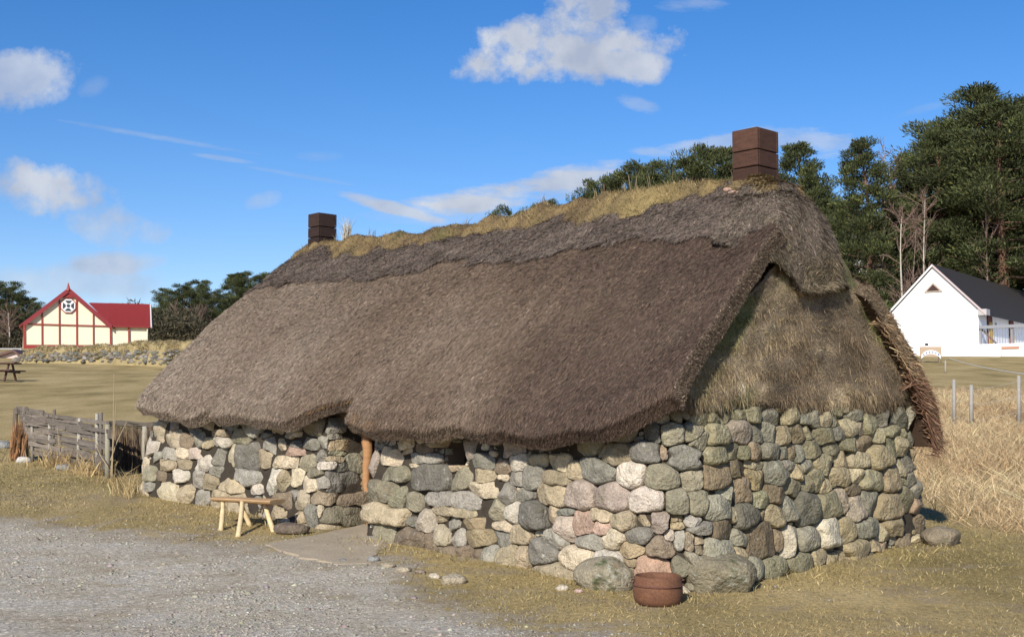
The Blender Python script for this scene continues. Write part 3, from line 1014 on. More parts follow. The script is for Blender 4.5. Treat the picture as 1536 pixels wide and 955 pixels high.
bverge = [(1285, 396), (1313, 437), (1335, 472), (1362, 520), (1385, 562), (1402, 605), (1413, 650)]
bg_, bz_ = zip(*[solve_g(px, py, -.14) for px, py in bverge])
bg_ = np.concatenate([[GR], bg_]); bz_ = np.concatenate([[float(bz_[0]) + (bg_[1] - GR) * 1.25], bz_])


def roof_back(s, t, lift=0.0):
    s, t = np.broadcast_arrays(np.asarray(s, float), np.asarray(t, float))
    s = np.maximum(s, .66 - .80 * np.clip(t / .36, 0, 1) ** 1.3)
    g = GR + (bg_[-1] - GR) * t
    zb = np.interp(g, bg_, bz_)
    zr = np.interp(s, rs, rz_)
    zm = zr + (1.42 - zr) * t + .10 * np.sin(np.pi * t)
    f = np.clip((s - .0) / 1.5, 0, 1)
    f = f * f * (3 - 2 * f)
    z = zb * (1 - f) + zm * f
    z = z - .10 * np.clip((t - .955) / .045, 0, 1) ** 2
    n = fbm(np.stack([s * 1.7, t * 6, 0 * s + 9], -1), 4, 4)
    k = lift + .035 * n
    return W(s, g + k * .72, z + k * .69)


def shell(fn, ss, tt, thick, colfn, mb, s_thick_taper=True):
    Sg, Tg = np.meshgrid(ss, tt, indexing='ij')
    top_ = fn(Sg, Tg)
    bot = fn(Sg, Tg, -thick)
    C = colfn(Sg, Tg)
    mb.grid(top_, C)
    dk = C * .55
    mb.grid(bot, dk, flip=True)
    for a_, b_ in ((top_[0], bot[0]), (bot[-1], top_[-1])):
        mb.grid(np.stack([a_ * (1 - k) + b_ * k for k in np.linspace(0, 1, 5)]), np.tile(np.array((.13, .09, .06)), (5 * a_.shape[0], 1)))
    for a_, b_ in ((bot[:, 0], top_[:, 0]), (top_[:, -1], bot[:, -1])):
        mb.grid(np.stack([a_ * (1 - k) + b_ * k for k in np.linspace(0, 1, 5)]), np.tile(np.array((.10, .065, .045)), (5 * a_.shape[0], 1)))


def thatch_col(s, t):
    n = fbm(np.stack([s * .8, t * 3, 0 * s], -1), 6, 4)
    n2 = fbm(np.stack([s * 6, t * 5, 0 * s], -1), 7, 3)
    base = np.array((.165, .116, .080))
    grey = np.array((.31, .25, .19))
    dark = np.array((.084, .056, .042))
    k = np.clip((s - 1.2) / 7.5, 0, 1) ** 1.2 * .62 + .30 * np.clip((s - 3.5) / 4, 0, 1) * np.clip(t - .45, 0, 1) * 1.8 + .30 * n + .14 * n2
    k = np.clip(k + .38 * np.clip((s - 8.8) / .45, 0, 1), 0, 1)[..., None]
    c = base * (1 - k) + grey * k
    d = np.clip(.85 - s / 4.2 - .5 * n - .2 * n2, 0, .85)[..., None]
    return c * (1 - d) + dark * d


rb = MB()
ss = np.concatenate([np.linspace(S0, .6, 14), np.linspace(.65, 4.26, 70), [4.30, 4.315, 4.34, 4.40], np.linspace(4.46, S1, 90)])
tt = np.concatenate([np.linspace(0, .92, 60), np.linspace(.93, 1.0, 10)])
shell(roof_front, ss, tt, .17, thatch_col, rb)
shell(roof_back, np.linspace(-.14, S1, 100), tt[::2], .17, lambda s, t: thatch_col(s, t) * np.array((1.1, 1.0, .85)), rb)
roof = rb.build('thatch_roof', M_THATCH, cottage, smooth=True)


def strands_on(fn, n, ar, br, ln, wd, colfn, tilt=.12, jit=.25, lift=0.0, dens=None, down=1, upness=0.0, wamp=.35):
    a = rng.uniform(*ar, n); b = rng.uniform(*br, n)
    if dens is not None:
        k = rng.random(n) < dens(a, b)
        a, b = a[k], b[k]; n = len(a)
    e = .01
    P = fn(a, b, lift)
    Pb = fn(a, b + e, lift); Pa = fn(a + e, b, lift)
    d = unit(Pb - P) * down
    sd = unit(Pa - P)
    nr = unit(np.cross(sd, unit(Pb - P)))
    nr = np.where((nr[:, 2] < 0)[:, None], -nr, nr)
    clump = vnoise(P * 3.1, 44)[:, None] * wamp
    dd = unit(d * (1 - upness) + nr * (np.abs(rng.normal(0, tilt, n))[:, None] + upness) + sd * (rng.normal(0, jit, n)[:, None] + clump))
    L_ = rng.uniform(ln[0], ln[1], n)
    P = P - dd * (L_ * .35)[:, None]
    side = unit(np.cross(dd, nr) + nr * rng.normal(0, .5, n)[:, None])
    c = colfn(a, b) * np.exp(rng.normal(0, .30, n))[:, None] * (1 + rng.normal(0, .04, (n, 3)))
    u_ = rng.random(n)[:, None]
    c = np.where(u_ > .98, c * 1.5, c)
    c = np.where(u_ < .14, c * .5, c)
    return blades(P, dd, L_, rng.uniform(wd[0], wd[1], n), np.clip(c, .01, .6), bend=rng.normal(0, .12, (n, 3)) + np.array((0, 0, -.04)), side=side)


def band_bottom(s):
    return .295 + .016 * np.sin(s * 2.3) + .012 * np.sin(s * 6.1 + 1) + .008 * np.sin(s * 13.7)


sbm = MB()
v, q, t, c = strands_on(roof_front, 420000, (S0, S1), (.24, 1.0), (.03, .085), (.004, .007), thatch_col, tilt=.16, jit=.20, wamp=.08)
sbm.add(v, q, t, c)
v, q, t, c = strands_on(roof_front, 26000, (S0, S1), (.965, .998), (.03, .09), (.004, .008), lambda a, b: thatch_col(a, b) * .9, tilt=.2, jit=.35)
sbm.add(v, q, t, c)
v, q, t, c = strands_on(roof_back, 26000, (-.14, 1.5), (.0, 1.0), (.10, .22), (.007, .013), lambda a, b: thatch_col(a, b) * 1.25, tilt=.3, jit=.3)
sbm.add(v, q, t, c)
# orange-brown bare stems where the eave is cut back over the door and beside it
v, q, t, c = strands_on(roof_front, 1300, (4.33, 5.2), (.98, 1.0), (.03, .09), (.004, .008), lambda a, b: np.tile((.25, .15, .07), (len(a), 1)), tilt=.3, jit=.3, lift=-.04)
sbm.add(v, q, t, c)
v, q, t, c = strands_on(roof_front, 400, (3.7, 4.2), (.985, 1.0), (.03, .08), (.004, .008), lambda a, b: np.tile((.25, .15, .07), (len(a), 1)), tilt=.3, jit=.4)
sbm.add(v, q, t, c)
strands = sbm.build('thatch_stems', M_STRAND, roof, smooth=False)


# cut ends of the stems along the eave
def eave_ends(n):
    s = rng.uniform(S0, S1, n); k = rng.random(n)
    P = roof_front(s, 1.0) * (1 - k)[:, None] + roof_front(s, 1.0, -.17) * k[:, None]
    dn = unit(roof_front(s, 1.0) - roof_front(s, .985))
    d = unit(dn + np.array((0, 0, -.5)) + rng.normal(0, .35, (n, 3)))
    c = thatch_col(s, np.ones(n)) * np.exp(rng.normal(-.1, .35, n))[:, None]
    L_ = rng.uniform(.03, .08, n)
    return blades(P - d * (L_ * .6)[:, None], d, L_, rng.uniform(.004, .009, n), np.clip(c, .01, .6))


eb = MB(); eb.add(*eave_ends(42000)); eb.build('eave_stems', M_STRAND, roof)


# cut ends of the stems along both verges
def verge_ends(fn, s0, tr, thick, n, col, outl=(.03, .10), down=.6, wid=(.008, .014)):
    t = rng.uniform(*tr, n); k = rng.random(n)
    P = fn(np.full(n, s0), t) * (1 - k)[:, None] + fn(np.full(n, s0), t, -thick) * k[:, None]
    dn = unit(fn(np.full(n, s0), t + .01) - fn(np.full(n, s0), t))
    out = -np.array((*E1, 0))
    d = unit(out[None] * rng.uniform(.2, 1, n)[:, None] + dn * rng.uniform(0, down * 2, n)[:, None] + rng.normal(0, .35, (n, 3)))
    c = np.array(col)[None] * np.exp(rng.normal(0, .35, n))[:, None]
    L_ = rng.uniform(*outl, n)
    P = P - d * (L_ * .5)[:, None]
    return blades(P, d, L_, rng.uniform(*wid, n), np.clip(c, .01, .6))


vb_ = MB()
vb_.add(*verge_ends(roof_front, S0, (.18, 1), .17, 16000, (.13, .097, .07), (.02, .06), .6, (.005, .010)))
vb_.add(*verge_ends(roof_front, S0, (.18, 1), .05, 5000, (.18, .135, .10), (.02, .06), .6, (.005, .010)))
vb_.add(*verge_ends(roof_back, -.14, (.15, 1), .16, 24000, (.19, .145, .098), (.02, .07), .6, (.006, .011)))
vb_.add(*verge_ends(roof_back, -.14, (.5, 1), .20, 700, (.32, .22, .13), (.12, .30), 1.6, (.006, .012)))
vb_.add(*verge_ends(roof_back, -.14, (.78, 1), .24, 1500, (.17, .095, .06), (.12, .30), 2.5, (.008, .014)))
vb_.build('verge_stems', M_STRAND, roof)


# grey heather collar below the ridge
def collar_fn(s, t, lift=0.0):
    ex = .022 + .045 * np.clip(1 - t / .25, 0, 1)
    n = fbm(np.stack([np.asarray(s) * 5, np.asarray(t) * 22, np.asarray(s) * 0 + 3], -1), 14, 3)
    return roof_front(s, t, lift + ex + .03 * n)


def collar_col(s, t):
    n = fbm(np.stack([s * 2.5, t * 10, 0 * s], -1), 16, 4)[..., None]
    a = np.array((.160, .126, .102)); b = np.array((.105, .080, .064))
    k = np.clip(.35 + .7 * n, 0, 1)
    return a * (1 - k) + b * k


cb = MB()
Sg, Tg0 = np.meshgrid(np.linspace(.15, S1 - .03, 200), np.linspace(0, 1, 26), indexing='ij')
Tg = Tg0 * (band_bottom(Sg))
Vt = collar_fn(Sg, Tg)
cb.grid(Vt, collar_col(Sg, Tg))
und = roof_front(Sg[:, -1], Tg[:, -1] - .01, -.01)
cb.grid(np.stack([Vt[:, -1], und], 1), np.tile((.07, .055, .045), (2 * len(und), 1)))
collar = cb.build('heather_collar', M_THATCH, cottage, smooth=True)
cb = MB()
v, q, t, c = strands_on(collar_fn, 90000, (.1, S1), (.0, .335), (.04, .10), (.004, .009), collar_col, tilt=.30, jit=.45, dens=lambda a, b: b < band_bottom(a) + .01, wamp=.3)
cb.add(v, q, t, c)
cb.build('heather_stems', M_STRAND, collar)


# hood of heather over the near gable apex
HR = (.75, GR)


def hood_fn(p, r, lift=0.0):
    p, r = np.broadcast_arrays(np.asarray(p, float), np.asarray(r, float))
    K = [0, .2, .4, .55, .75, 1]
    es_ = np.interp(p, K, [.55, -.09, -.10, -.11, -.11, .5])
    eg_ = np.interp(p, K, [1.28, 1.33, 1.70, 2.1, 2.6, 3.3])
    ez2 = np.interp(p, K, [3.22, 2.98, 2.82, 2.78, 2.86, 3.10]) + .05 * vnoise(np.stack([p * 14, 0 * p, 0 * p], -1), 37)
    R0 = np.interp(HR[0], rs, rz_) + .05
    s = HR[0] + (es_ - HR[0]) * r
    g = HR[1] + (eg_ - HR[1]) * r
    z = R0 + (ez2 - R0) * r
    bulge = np.sin(np.pi * np.clip(r, 0, 1) ** 1.15)
    bs = np.interp(p, K, [.02, .19, .28, .30, .20, .02])
    bz = np.interp(p, K, [.10, .20, .26, .27, .20, .10])
    n = fbm(np.stack([s * 3, g * 3, z * 3], -1), 18, 4) * .045
    k = lift + n + .07 * np.clip((.42 - r) / .05, 0, 1) * (1 + 8 * n)
    return W(s - bs * bulge - k * .6, g + k * .4 * (p * 2 - 1), z + bz * bulge + k * .8)


def hood_col(p, r):
    n = fbm(np.stack([p * 8, r * 4, 0 * p], -1), 19, 4)[..., None]
    a = np.array((.185, .148, .115)); b = np.array((.105, .082, .062))
    k = np.clip(.4 + .8 * n, 0, 1)
    c = a * (1 - k) + b * k
    e = .38 + .12 * vnoise(np.stack([p * 9, 0 * p, 0 * p], -1), 33)
    f = np.clip((e - r) / .04, 0, 1)[..., None]
    tc_ = np.array((.20, .145, .07)) * (1 + .6 * n)
    c = c * (1 - f) + tc_ * f
    w = np.clip((r - .72 + .25 * n[..., 0]) / .25, 0, .8)[..., None] * np.clip(np.minimum(p - .10, .92 - p) / .08, 0, 1)[..., None]
    return c * (1 - w) + np.array((.165, .132, .082)) * (1 + .5 * n) * w


hb = MB()
Pg, Rg = np.meshgrid(np.linspace(0, 1, 70), np.linspace(0, 1, 40), indexing='ij')
Vt = hood_fn(Pg, Rg)
hb.grid(Vt, hood_col(Pg, Rg), flip=True)
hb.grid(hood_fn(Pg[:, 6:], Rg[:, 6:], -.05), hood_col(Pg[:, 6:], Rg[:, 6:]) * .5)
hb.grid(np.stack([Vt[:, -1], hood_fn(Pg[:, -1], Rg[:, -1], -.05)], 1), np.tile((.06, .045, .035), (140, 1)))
hood = hb.build('gable_hood', M_THATCH, cottage, smooth=True)
hb = MB()
v, q, t, c = strands_on(hood_fn, 42000, (0, 1), (.10, 1.03), (.04, .10), (.004, .009), hood_col, tilt=.4, jit=.5, wamp=.45)
hb.add(v, q, t, c)
v, q, t, c = strands_on(hood_fn, 7000, (0.02, .98), (.90, 1.02), (.05, .12), (.005, .010), lambda a, b: hood_col(a, b) * .9, tilt=.3, jit=.5, wamp=.9)
hb.add(v, q, t, c)
hb.build('heather_stems', M_STRAND, hood)


# turf along the ridge
def turf_fn(s, w, lift=0.0):
    """w -1 (front edge) .. 1 (back edge)"""
    s, w = np.broadcast_arrays(np.asarray(s, float), np.asarray(w, float))
    zr = np.interp(s, rs, rz_)
    wid = .42 + .10 * (np.asarray(w) < 0) * np.abs(w) + .05 * np.sin(s * 3.3) + .03 * np.sin(s * 9)
    cell = fbm(np.stack([s * 2.6, w * 1.6, 0 * s], -1), 23, 4)
    h = .06 + .08 * cell - .10 * np.abs(w) ** 3
    g = GR + w * wid * .85
    h = h + .05 * np.clip(vnoise(np.stack([s * 5, w * 2.2, 0 * s], -1), 24), -.3, 1)
    z = zr - np.abs(w) ** 1.5 * wid * .86 + h + lift - .12 * np.clip((.9 - s) / .5, 0, 1)
    return W(s, g, z + .04)


def turf_col(s, w):
    n = fbm(np.stack([s * 2.0, w * 2, 0 * s], -1), 25, 4)[..., None]
    n2 = fbm(np.stack([s * 7, w * 4, 0 * s + 5], -1), 26, 3)[..., None]
    yel = np.array((.215, .155, .07)); brn = np.array((.115, .08, .042)); grn = np.array((.10, .10, .035))
    k = np.clip(.45 + .9 * n2, 0, 1)
    c = brn * (1 - k) + yel * k
    g_ = np.clip(n * 1.6 - .3, 0, .5)
    c = c * (1 - g_) + grn * g_
    nb = (np.clip(1 - np.abs(s - 1.9) / 1.2, 0, 1) * .3)[..., None]
    c = c * (1 - nb) + np.array((.36, .29, .11)) * nb
    fr = (np.clip((.95 - s) / .3, 0, 1) * .7)[..., None]
    return c * (1 - fr) + np.array((.14, .105, .055)) * fr


tb = MB()
Sg, Wg = np.meshgrid(np.linspace(.42, 9.15, 320), np.linspace(-1, 1, 26), indexing='ij')
tb.grid(turf_fn(Sg, Wg), turf_col(Sg, Wg), flip=True)
turf = tb.build('ridge_turf', M_TURFB, cottage, smooth=True)


def hood_turf(p, r, lift=0.0):
    return hood_fn(p, r, lift + .05 + .03 * np.sin(p * 30) * (1 - r))



def turf_blades(n, ar, br, ln, wd, colfn, spread=.5, tall=False):
    a = rng.uniform(*ar, n); b = rng.uniform(*br, n)
    P = turf_fn(a, b, -.01)
    d = unit(np.stack([rng.normal(0, spread, n), rng.normal(0, spread, n), np.ones(n)], -1) + (W(0, -1, 0) - W(0, 0, 0))[None] * (np.clip(-b, 0, 1)[:, None] * .5))
    c = colfn(a, b) * np.exp(rng.normal(0, .28, n))[:, None]
    return blades(P, d, rng.uniform(*ln, n), rng.uniform(*wd, n), np.clip(c, .01, .7), bend=rng.normal(0, .25, (n, 3)) * np.array((1, 1, .2)))


tb = MB()
tb.add(*turf_blades(52000, (.5, 9.1), (-1.08, 1), (.015, .045), (.004, .008), lambda a, b: turf_col(a, b) * 1.05, .95))
cl = np.clip(rng.normal(rng.uniform(.9, 8.9, 5000), .05), .5, 9)
k = np.concatenate([rng.uniform(.8, 9, 22), rng.uniform(1.2, 4.5, 22)])
for sc_k in k:
    n_ = rng.integers(10, 50)
    a0 = sc_k
    tb.add(*turf_blades(n_, (a0 - .08, a0 + .08), (-.5, .4), (.03, .09), (.004, .007), lambda a, b: np.tile((.34, .26, .13), (len(a), 1)), .35))
for a0, h0 in ((2.35, .34), (2.1, .26), (2.5, .22), (1.75, .3), (2.9, .18), (3.8, .16), (5.2, .14), (.95, .16), (8.1, .2), (7.3, .18), (7.2, .13)):
    tb.add(*turf_blades(5, (a0 - .03, a0 + .03), (-.1, .1), (h0 * .6, h0), (.007, .011), lambda a, b: np.tile((.20, .16, .09), (len(a), 1)), .15))
# pale plume of dry grass beside the far chimney
s_pl = solve_s(520, 345, GR)[0]
tb.add(*turf_blades(90, (s_pl - .05, s_pl + .05), (-.12, .12), (.16, .38), (.005, .010), lambda a, b: np.tile((.62, .56, .44), (len(a), 1)), .07))
tb.build('ridge_grass', M_GRASSB, turf)


# gable infill: stacked turf, leaning back from the wall head to the apex
def infill_fn(a, b, lift=0.0):
    """a 0 front .. 1 back, b 0 apex .. 1 wall head"""
    a, b = np.broadcast_arrays(np.asarray(a, float), np.asarray(b, float))
    gl = GR + (-.12 - GR) * b ** .80; gr = GR + (WID + .05 - GR) * b
    g = gl + (gr - gl) * a
    z = 3.38 + (1.56 - 3.38) * b
    lay = fbm(np.stack([g * 1.3, z * 9, 0 * g], -1), 28, 3)
    big = fbm(np.stack([g * 2, z * 2, 0 * g], -1), 29, 3)
    s = -.085 * (1 - b) ** 1.2 + .035 * b - .022 * lay - .055 * big + .10 * np.clip((b - .93) / .07, 0, 1)
    rc = np.clip((.35 - g) / .5, 0, 1) ** 2 * .35 + np.clip((g - WID + .35) / .5, 0, 1) ** 2 * .35
    return W(s - lift + rc, g, z)


def infill_col(a, b):
    g = (-.12 + (WID + .12) * a)
    n = fbm(np.stack([a * 5, b * 4, 0 * a], -1), 41, 4)[..., None]
    n2 = fbm(np.stack([a * 13, b * 11, 0 * a], -1), 42, 3)[..., None]
    olive = np.array((.185, .145, .095)); straw = np.array((.36, .285, .19)); brn = np.array((.145, .11, .075)); grn = np.array((.11, .125, .045))
    k = np.clip(.22 + .9 * n2 + .9 * (b[..., None] - .55), 0, 1)
    c = olive * (1 - k) + straw * k
    kk = np.clip(-n * 2.2 + .25, 0, .9)
    c = c * (1 - kk) + brn * kk
    n3 = fbm(np.stack([g * 2.6, b * 14, 0 * a], -1), 43, 4)[..., None]
    c = c * (1 + .75 * n3) * (1 + .35 * fbm(np.stack([a * 3, b * 3, 0 * a], -1), 45, 3)[..., None])
    gg = np.clip(n * 2.6 - .40, 0, .8)
    return c * (1 - gg) + grn * gg


ib = MB()
Ag, Bg = np.meshgrid(np.linspace(0, 1, 120), np.linspace(0, 1, 70), indexing='ij')
ib.grid(infill_fn(Ag, Bg), infill_col(Ag, Bg), flip=True)
e0 = infill_fn(Ag[:, -1], Bg[:, -1]); e1_ = e0 + np.array((*E1, 0)) * .35 - np.array((0, 0, .04))
ib.grid(np.stack([e0, e1_], 1), np.tile((.1, .08, .05), (240, 1)))
infill = ib.build('gable_turf', M_TURFB, cottage, smooth=True)


def infill_strands(n, br, ln, wd, colmul, out=.35, dens=None, up=False):
    b = np.sqrt(rng.uniform(br[0] ** 2, br[1] ** 2, n)); a = rng.uniform(0, 1, n)
    if dens is not None:
        k = rng.random(n) < dens(a, b); a, b = a[k], b[k]; n = len(a)
    b = np.minimum(b, .985); P = infill_fn(a, b, -.01)
    outv = -np.array((*E1, 0))
    d = unit(np.array((0, 0, .7 if up else -1.))[None] + outv[None] * np.abs(rng.normal(0, out, n))[:, None] + np.array((*E2, 0))[None] * rng.normal(0, .16, n)[:, None])
    c = infill_col(a, b) * np.array(colmul) * np.exp(rng.normal(0, .35, n))[:, None]
    bd = np.tile((0, 0, -.25 if up else -.05), (n, 1)) + rng.normal(0, .12, (n, 3))
    L_ = rng.uniform(*ln, n)
    if not up: P = P - d * (L_ * .25)[:, None]
    return blades(P, d, L_, rng.uniform(*wd, n), np.clip(c, .01, .6), bend=bd)


ib = MB()
ib.add(*infill_strands(60000, (.05, .98), (.02, .07), (.003, .007), (1.0, 1.0, 1.0)))
ib.add(*infill_strands(30000, (.45, .96), (.08, .20), (.0035, .006), (1.35, 1.32, 1.25), .13, lambda a, b: np.clip(.6 + vnoise(np.stack([a * 9, b * 2, 0 * a], -1), 55), 0, 1)))
ib.add(*infill_strands(2500, (.3, .98), (.04, .10), (.003, .006), (1.2, 1.25, 1.0), .8, None, True))
ib.build('turf_grass', M_GRASSB, infill)

# ------------------------------------------------------------------ chimneys: square boxes of tarred boards
def chimney(s, g, hs_, hg, z0, z1, base, name='chimney'):
    c = W(s, g, (z0 + z1) / 2)
    b = MB()
    nb = 3
    zs = [z0, z0 + (z1 - z0) * .46, z0 + (z1 - z0) * .69, z1]
    th_ = .018
    for k in range(nb):
        zc, hz = (zs[k] + zs[k + 1]) / 2, (zs[k + 1] - zs[k]) / 2 - .004
        col = np.array(base) * (1 + .12 * (k - 1))
        for sg in (-1, 1):
            b.box(W(s, g + sg * (hg - th_), zc), e1 * hs_, e2 * th_, ez * (hz - .001), col * rng.uniform(.8, 1.2), bev=.006)
            b.box(W(s + sg * (hs_ - th_), g, zc), e1 * th_, e2 * (hg - 2 * th_ - .001), ez * (hz - .001), col * rng.uniform(.8, 1.2), bev=.006)
    for sg in (-1, 1):
        for sg2 in (-1, 1):
            b.box(W(s + sg * (hs_ - .06), g + sg2 * (hg - .06), (z0 + z1) / 2), e1 * .02, e2 * .02, ez * (z1 - z0) / 2 * .97, np.array(base) * .7)
    o = b.build(name, M_WOODH, roof)
    f = MB()
    f.box(W(s, g, z0 + .18), e1 * (hs_ - .045), e2 * (hg - .045), ez * .02, (.012, .011, .01))
    f.build('flue', M_CORE, o)
    return o


def chim_from(pxc, s_guess, top_y, bot_y, L1, L2, base, g=GR - .08):
    s, z1 = solve_s(pxc, top_y, g)
    _, z0 = solve_s(pxc, bot_y, g)
    return chimney(s + L1, g + L2, L1, L2, z0 - .25, z1, base), s, z1


c1, s_c1, z_c1 = chim_from(1135.5, .7, 189, 262, .158, .19, (.062, .030, .020))
c1['label'] = 'reddish brown board chimney on the near end of the ridge'
c2, s_c2, z_c2 = chim_from(478, 8.5, 318, 361, .14, .165, (.034, .019, .015))
c2['label'] = 'dark brown board chimney on the far end of the ridge'
print('chimneys', s_c1, z_c1, s_c2, z_c2)
mbp = MB()   # pinkish mortar bed under the near chimney
cc = W(s_c1 + .16, GR + .05, np.interp(.9, rs, rz_) + .10)
for _ in range(4):
    V2, q2 = blob((.055, .04, .025), int(rng.integers(1, 999)), res=(8, 12))
    mbp.add(V2 + turf_fn(s_c1 + .02 + .09 * _, -.52 + rng.uniform(-.06, .06), .0), q2, None, (.40, .26, .2))
mbp.build('mortar_bed', M_STONE, c1)

# ------------------------------------------------------------------ doorway: post, lintel, plank door
dz0 = float(gz(*W(4.7, .4, 0)[:2], False))
db = MB()
pts = [W(5.06 + .012 * math.sin(k * 1.3), .53, z) for k, z in enumerate(np.linspace(dz0 - .05, 1.52, 14))]
w_ = [.045 + .022 * np.clip((z - .8) / .3, 0, 1) for z in np.linspace(dz0, 1.5, 14)]
db.tube(pts, w_, 7, (.37, .20, .095), wob=.14)
fr = db.build('door_frame', M_WOOD, cottage, smooth=True)
db = MB()
db.tube([W(D0 + .07, .50, z) for z in np.linspace(dz0 - .05, 1.5, 8)], .05, 7, (.40, .22, .1), wob=.08)
db.build('door_post', M_WOOD, fr, smooth=True)
db = MB()
db.tube([W(s, .3, 1.53) for s in np.linspace(D0 - .3, D1 + .3, 8)], .07, 7, (.2, .14, .09), wob=.06)
db.build('lintel', M_WOOD, fr, smooth=True)
db = MB()
nb_ = 6
for k in range(nb_):
    wk = (D1 - D0 - .04) / nb_
    db.box(W(D0 + .02 + wk * (k + .5), .66, (dz0 + 1.5) / 2), e1 * (wk / 2 - .003), e2 * .018, ez * (1.5 - dz0) / 2, np.array((.11, .075, .05)) * (1 + .1 * math.sin(k * 2.1)), bev=.004)
for z in (.45, 1.1):
    db.box(W((D0 + D1) / 2, .635, z), e1 * .36, e2 * .012, ez * .05, (.09, .06, .045), bev=.004)
door = db.build('door', M_WOODH, cottage)
db = MB()
db.tube([W(D0 + .12, .60, .82 + k * .03) for k in range(4)], .01, 6, (.03, .03, .03))
db.build('handle', M_RUST, door)

exec_rest = True

# ------------------------------------------------------------------ stones, boulders and other single things by the cottage
def rotz(V_, a):
    c_, s_ = math.cos(a), math.sin(a)
    return V_ @ np.array(((c_, s_, 0), (-s_, c_, 0), (0, 0, 1)))


def stone(name, px, py, r, seed, col, label, cat='stone', group=None, rz=0, sink=.3, power=2.3, moss=None, yoff=0, res=(14, 20)):
    p = ground_at(px, py)
    p[1] += yoff; p[0] += yoff * ray(px, py)[0]
    V_, q = blob(r, seed, res=res, power=power)
    V_ = rotz(V_, rz)
    c = np.tile(col, (len(V_), 1))
    if moss is not None:
        nz_ = fbm(V_ * 14 + seed, 61, 3)
        ctr = np.array(moss[:3]); k = np.clip(1.15 - np.linalg.norm(V_ - ctr, axis=1) / moss[3] + nz_ * 2.2, 0, 1)[:, None]
        c = c * (1 - k) + np.array((.05, .065, .02)) * k
        k2 = np.clip(1.1 - np.linalg.norm(V_ - ctr, axis=1) / moss[3] + fbm(V_ * 22 + seed, 63, 3) * 1.6, 0, .6)[:, None] * (fbm(V_ * 30, 64, 2) > .0)[:, None]
        c = c * (1 - k2) + np.array((.34, .34, .28)) * k2
    b = MB()
    z = float(gz(p[0], p[1])) + r[2] * (1 - 2 * sink)
    b.add(V_ + np.array((p[0], p[1], z)), q, None, c)
    V0 = np.array((p[0], p[1], float(gz(p[0], p[1]))))
    o = b.build(name, M_STONE, None, smooth=True)
    o.data.transform(Matrix.Translation(-Vector(V0)))
    o.location = V0
    return tag(o, label, cat, group)


stone('boulder', 1082, 892, (.30, .22, .20), 5, (.19, .165, .11), 'large olive boulder with moss patch, right of the rusty iron pot', 'boulder', rz=.1, sink=.22, moss=(.07, -.2, .03, .09), yoff=.20, res=(40, 60))
stone('boulder', 905, 885, (.28, .2, .17), 8, (.235, .205, .145), 'large pale olive boulder with moss at the wall foot, left of the rusty iron pot', 'boulder', rz=-.5, sink=.26, moss=(0.02, -.18, .04, .10), yoff=.16, res=(40, 60))
stone('boulder', 1412, 820, (.20, .16, .12), 12, (.20, .165, .115), 'brown boulder at the right corner of the gable wall', 'boulder', sink=.22, yoff=.15, res=(24, 32))
stone('fallen_stone', 436, 802, (.20, .12, .07), 15, (.13, .10, .075), 'low dark brown stone lying behind the bench', 'stone', rz=-.15, sink=.12, power=2.5, yoff=.1, res=(24, 32))
loose = [(843, 884, .045, 'c', 'small cream stone at the foot of the left mossy boulder'), (868, 888, .03, 'p', 'tiny pinkish stone beside the cream stone by the mossy boulder'),
         (1028, 886, .04, 'w', 'small white stone between the iron pot and the boulder'), (583, 852, .05, 't', 'small tan stone just below the right door jamb'),
         (605, 858, .055, 't', 'flat tan stone in the earth below the right door jamb'), (560, 842, .05, 'g', 'grey stone at the right edge of the door slab'),
         (652, 866, .045, 'c', 'pale upright pebble on the verge between drive and wall'), (680, 873, .085, 't', 'long flat pale stone on the verge between drive and wall'),
         (630, 860, .04, 'b', 'small brown stone on the verge between drive and wall'), (515, 842, .03, 'd', 'small dark stone in front of the door slab'),
         (35, 693, .11, 'w', 'whitish flat stone at the foot of the fence'), (1, 672, .15, 'g', 'grey stone at the left edge beyond the fence'), (95, 705, .10, 'g', 'grey stone in the dry grass below the fence')]
for k, (px, py, r, ck, lb) in enumerate(loose):
    stone('loose_stone', px, py, (r * 1.35, r, r * .7), 100 + k, SC[ck], lb, 'stone', 'loose stones lying around the cottage', rz=rng.uniform(-.6, .6), sink=.3)

# door slab
sp = [ground_at(*p) for p in ((398, 818), (492, 790), (548, 800), (562, 828), (556, 846), (505, 848), (440, 832))]
sp[1] = W(5.0, .45, 0); sp[2] = W(4.35, .45, 0)
sp2 = []
for k in range(len(sp)):
    p_, q_ = np.array(sp[k]), np.array(sp[(k + 1) % len(sp)])
    for t_ in np.linspace(0, 1, 7)[:-1]:
        w_ = p_ * (1 - t_) + q_ * t_ + rng.normal(0, .022, 3) * (1 if k not in (1,) else 0)
        sp2.append(w_)
sp = np.array([(p[0], p[1], float(gz(p[0], p[1], False)) + .018) for p in sp2])
b = MB()
b.poly(sp + np.array((0, 0, -.03)), (0, 0, .028), (.34, .285, .21))
M_SLAB = mat_col('concrete_slab', .95, (3, .22), (50, .25), (30, .6, .012), spec=.1)
tag(b.build('path', M_SLAB), kind='structure', label='worn concrete slab in front of the cottage door')


# rusty iron pot
def lathe(prof, c, n=40, col=(.5, .5, .5), wob=0.0, seed=0):
    prof = np.array(prof)
    ph = np.arange(n) * 2 * np.pi / n
    R = prof[:, 0][:, None] * (1 + wob * np.sin(2 * ph + seed))
    V_ = np.stack([R * np.cos(ph), R * np.sin(ph), np.repeat(prof[:, 1][:, None], n, 1)], -1) + np.array(c)
    m = len(prof)
    I, J = np.meshgrid(np.arange(m - 1), np.arange(n), indexing='ij')
    q = np.stack([I * n + J, I * n + (J + 1) % n, (I + 1) * n + (J + 1) % n, (I + 1) * n + J], -1).reshape(-1, 4)
    return V_.reshape(-1, 3), q


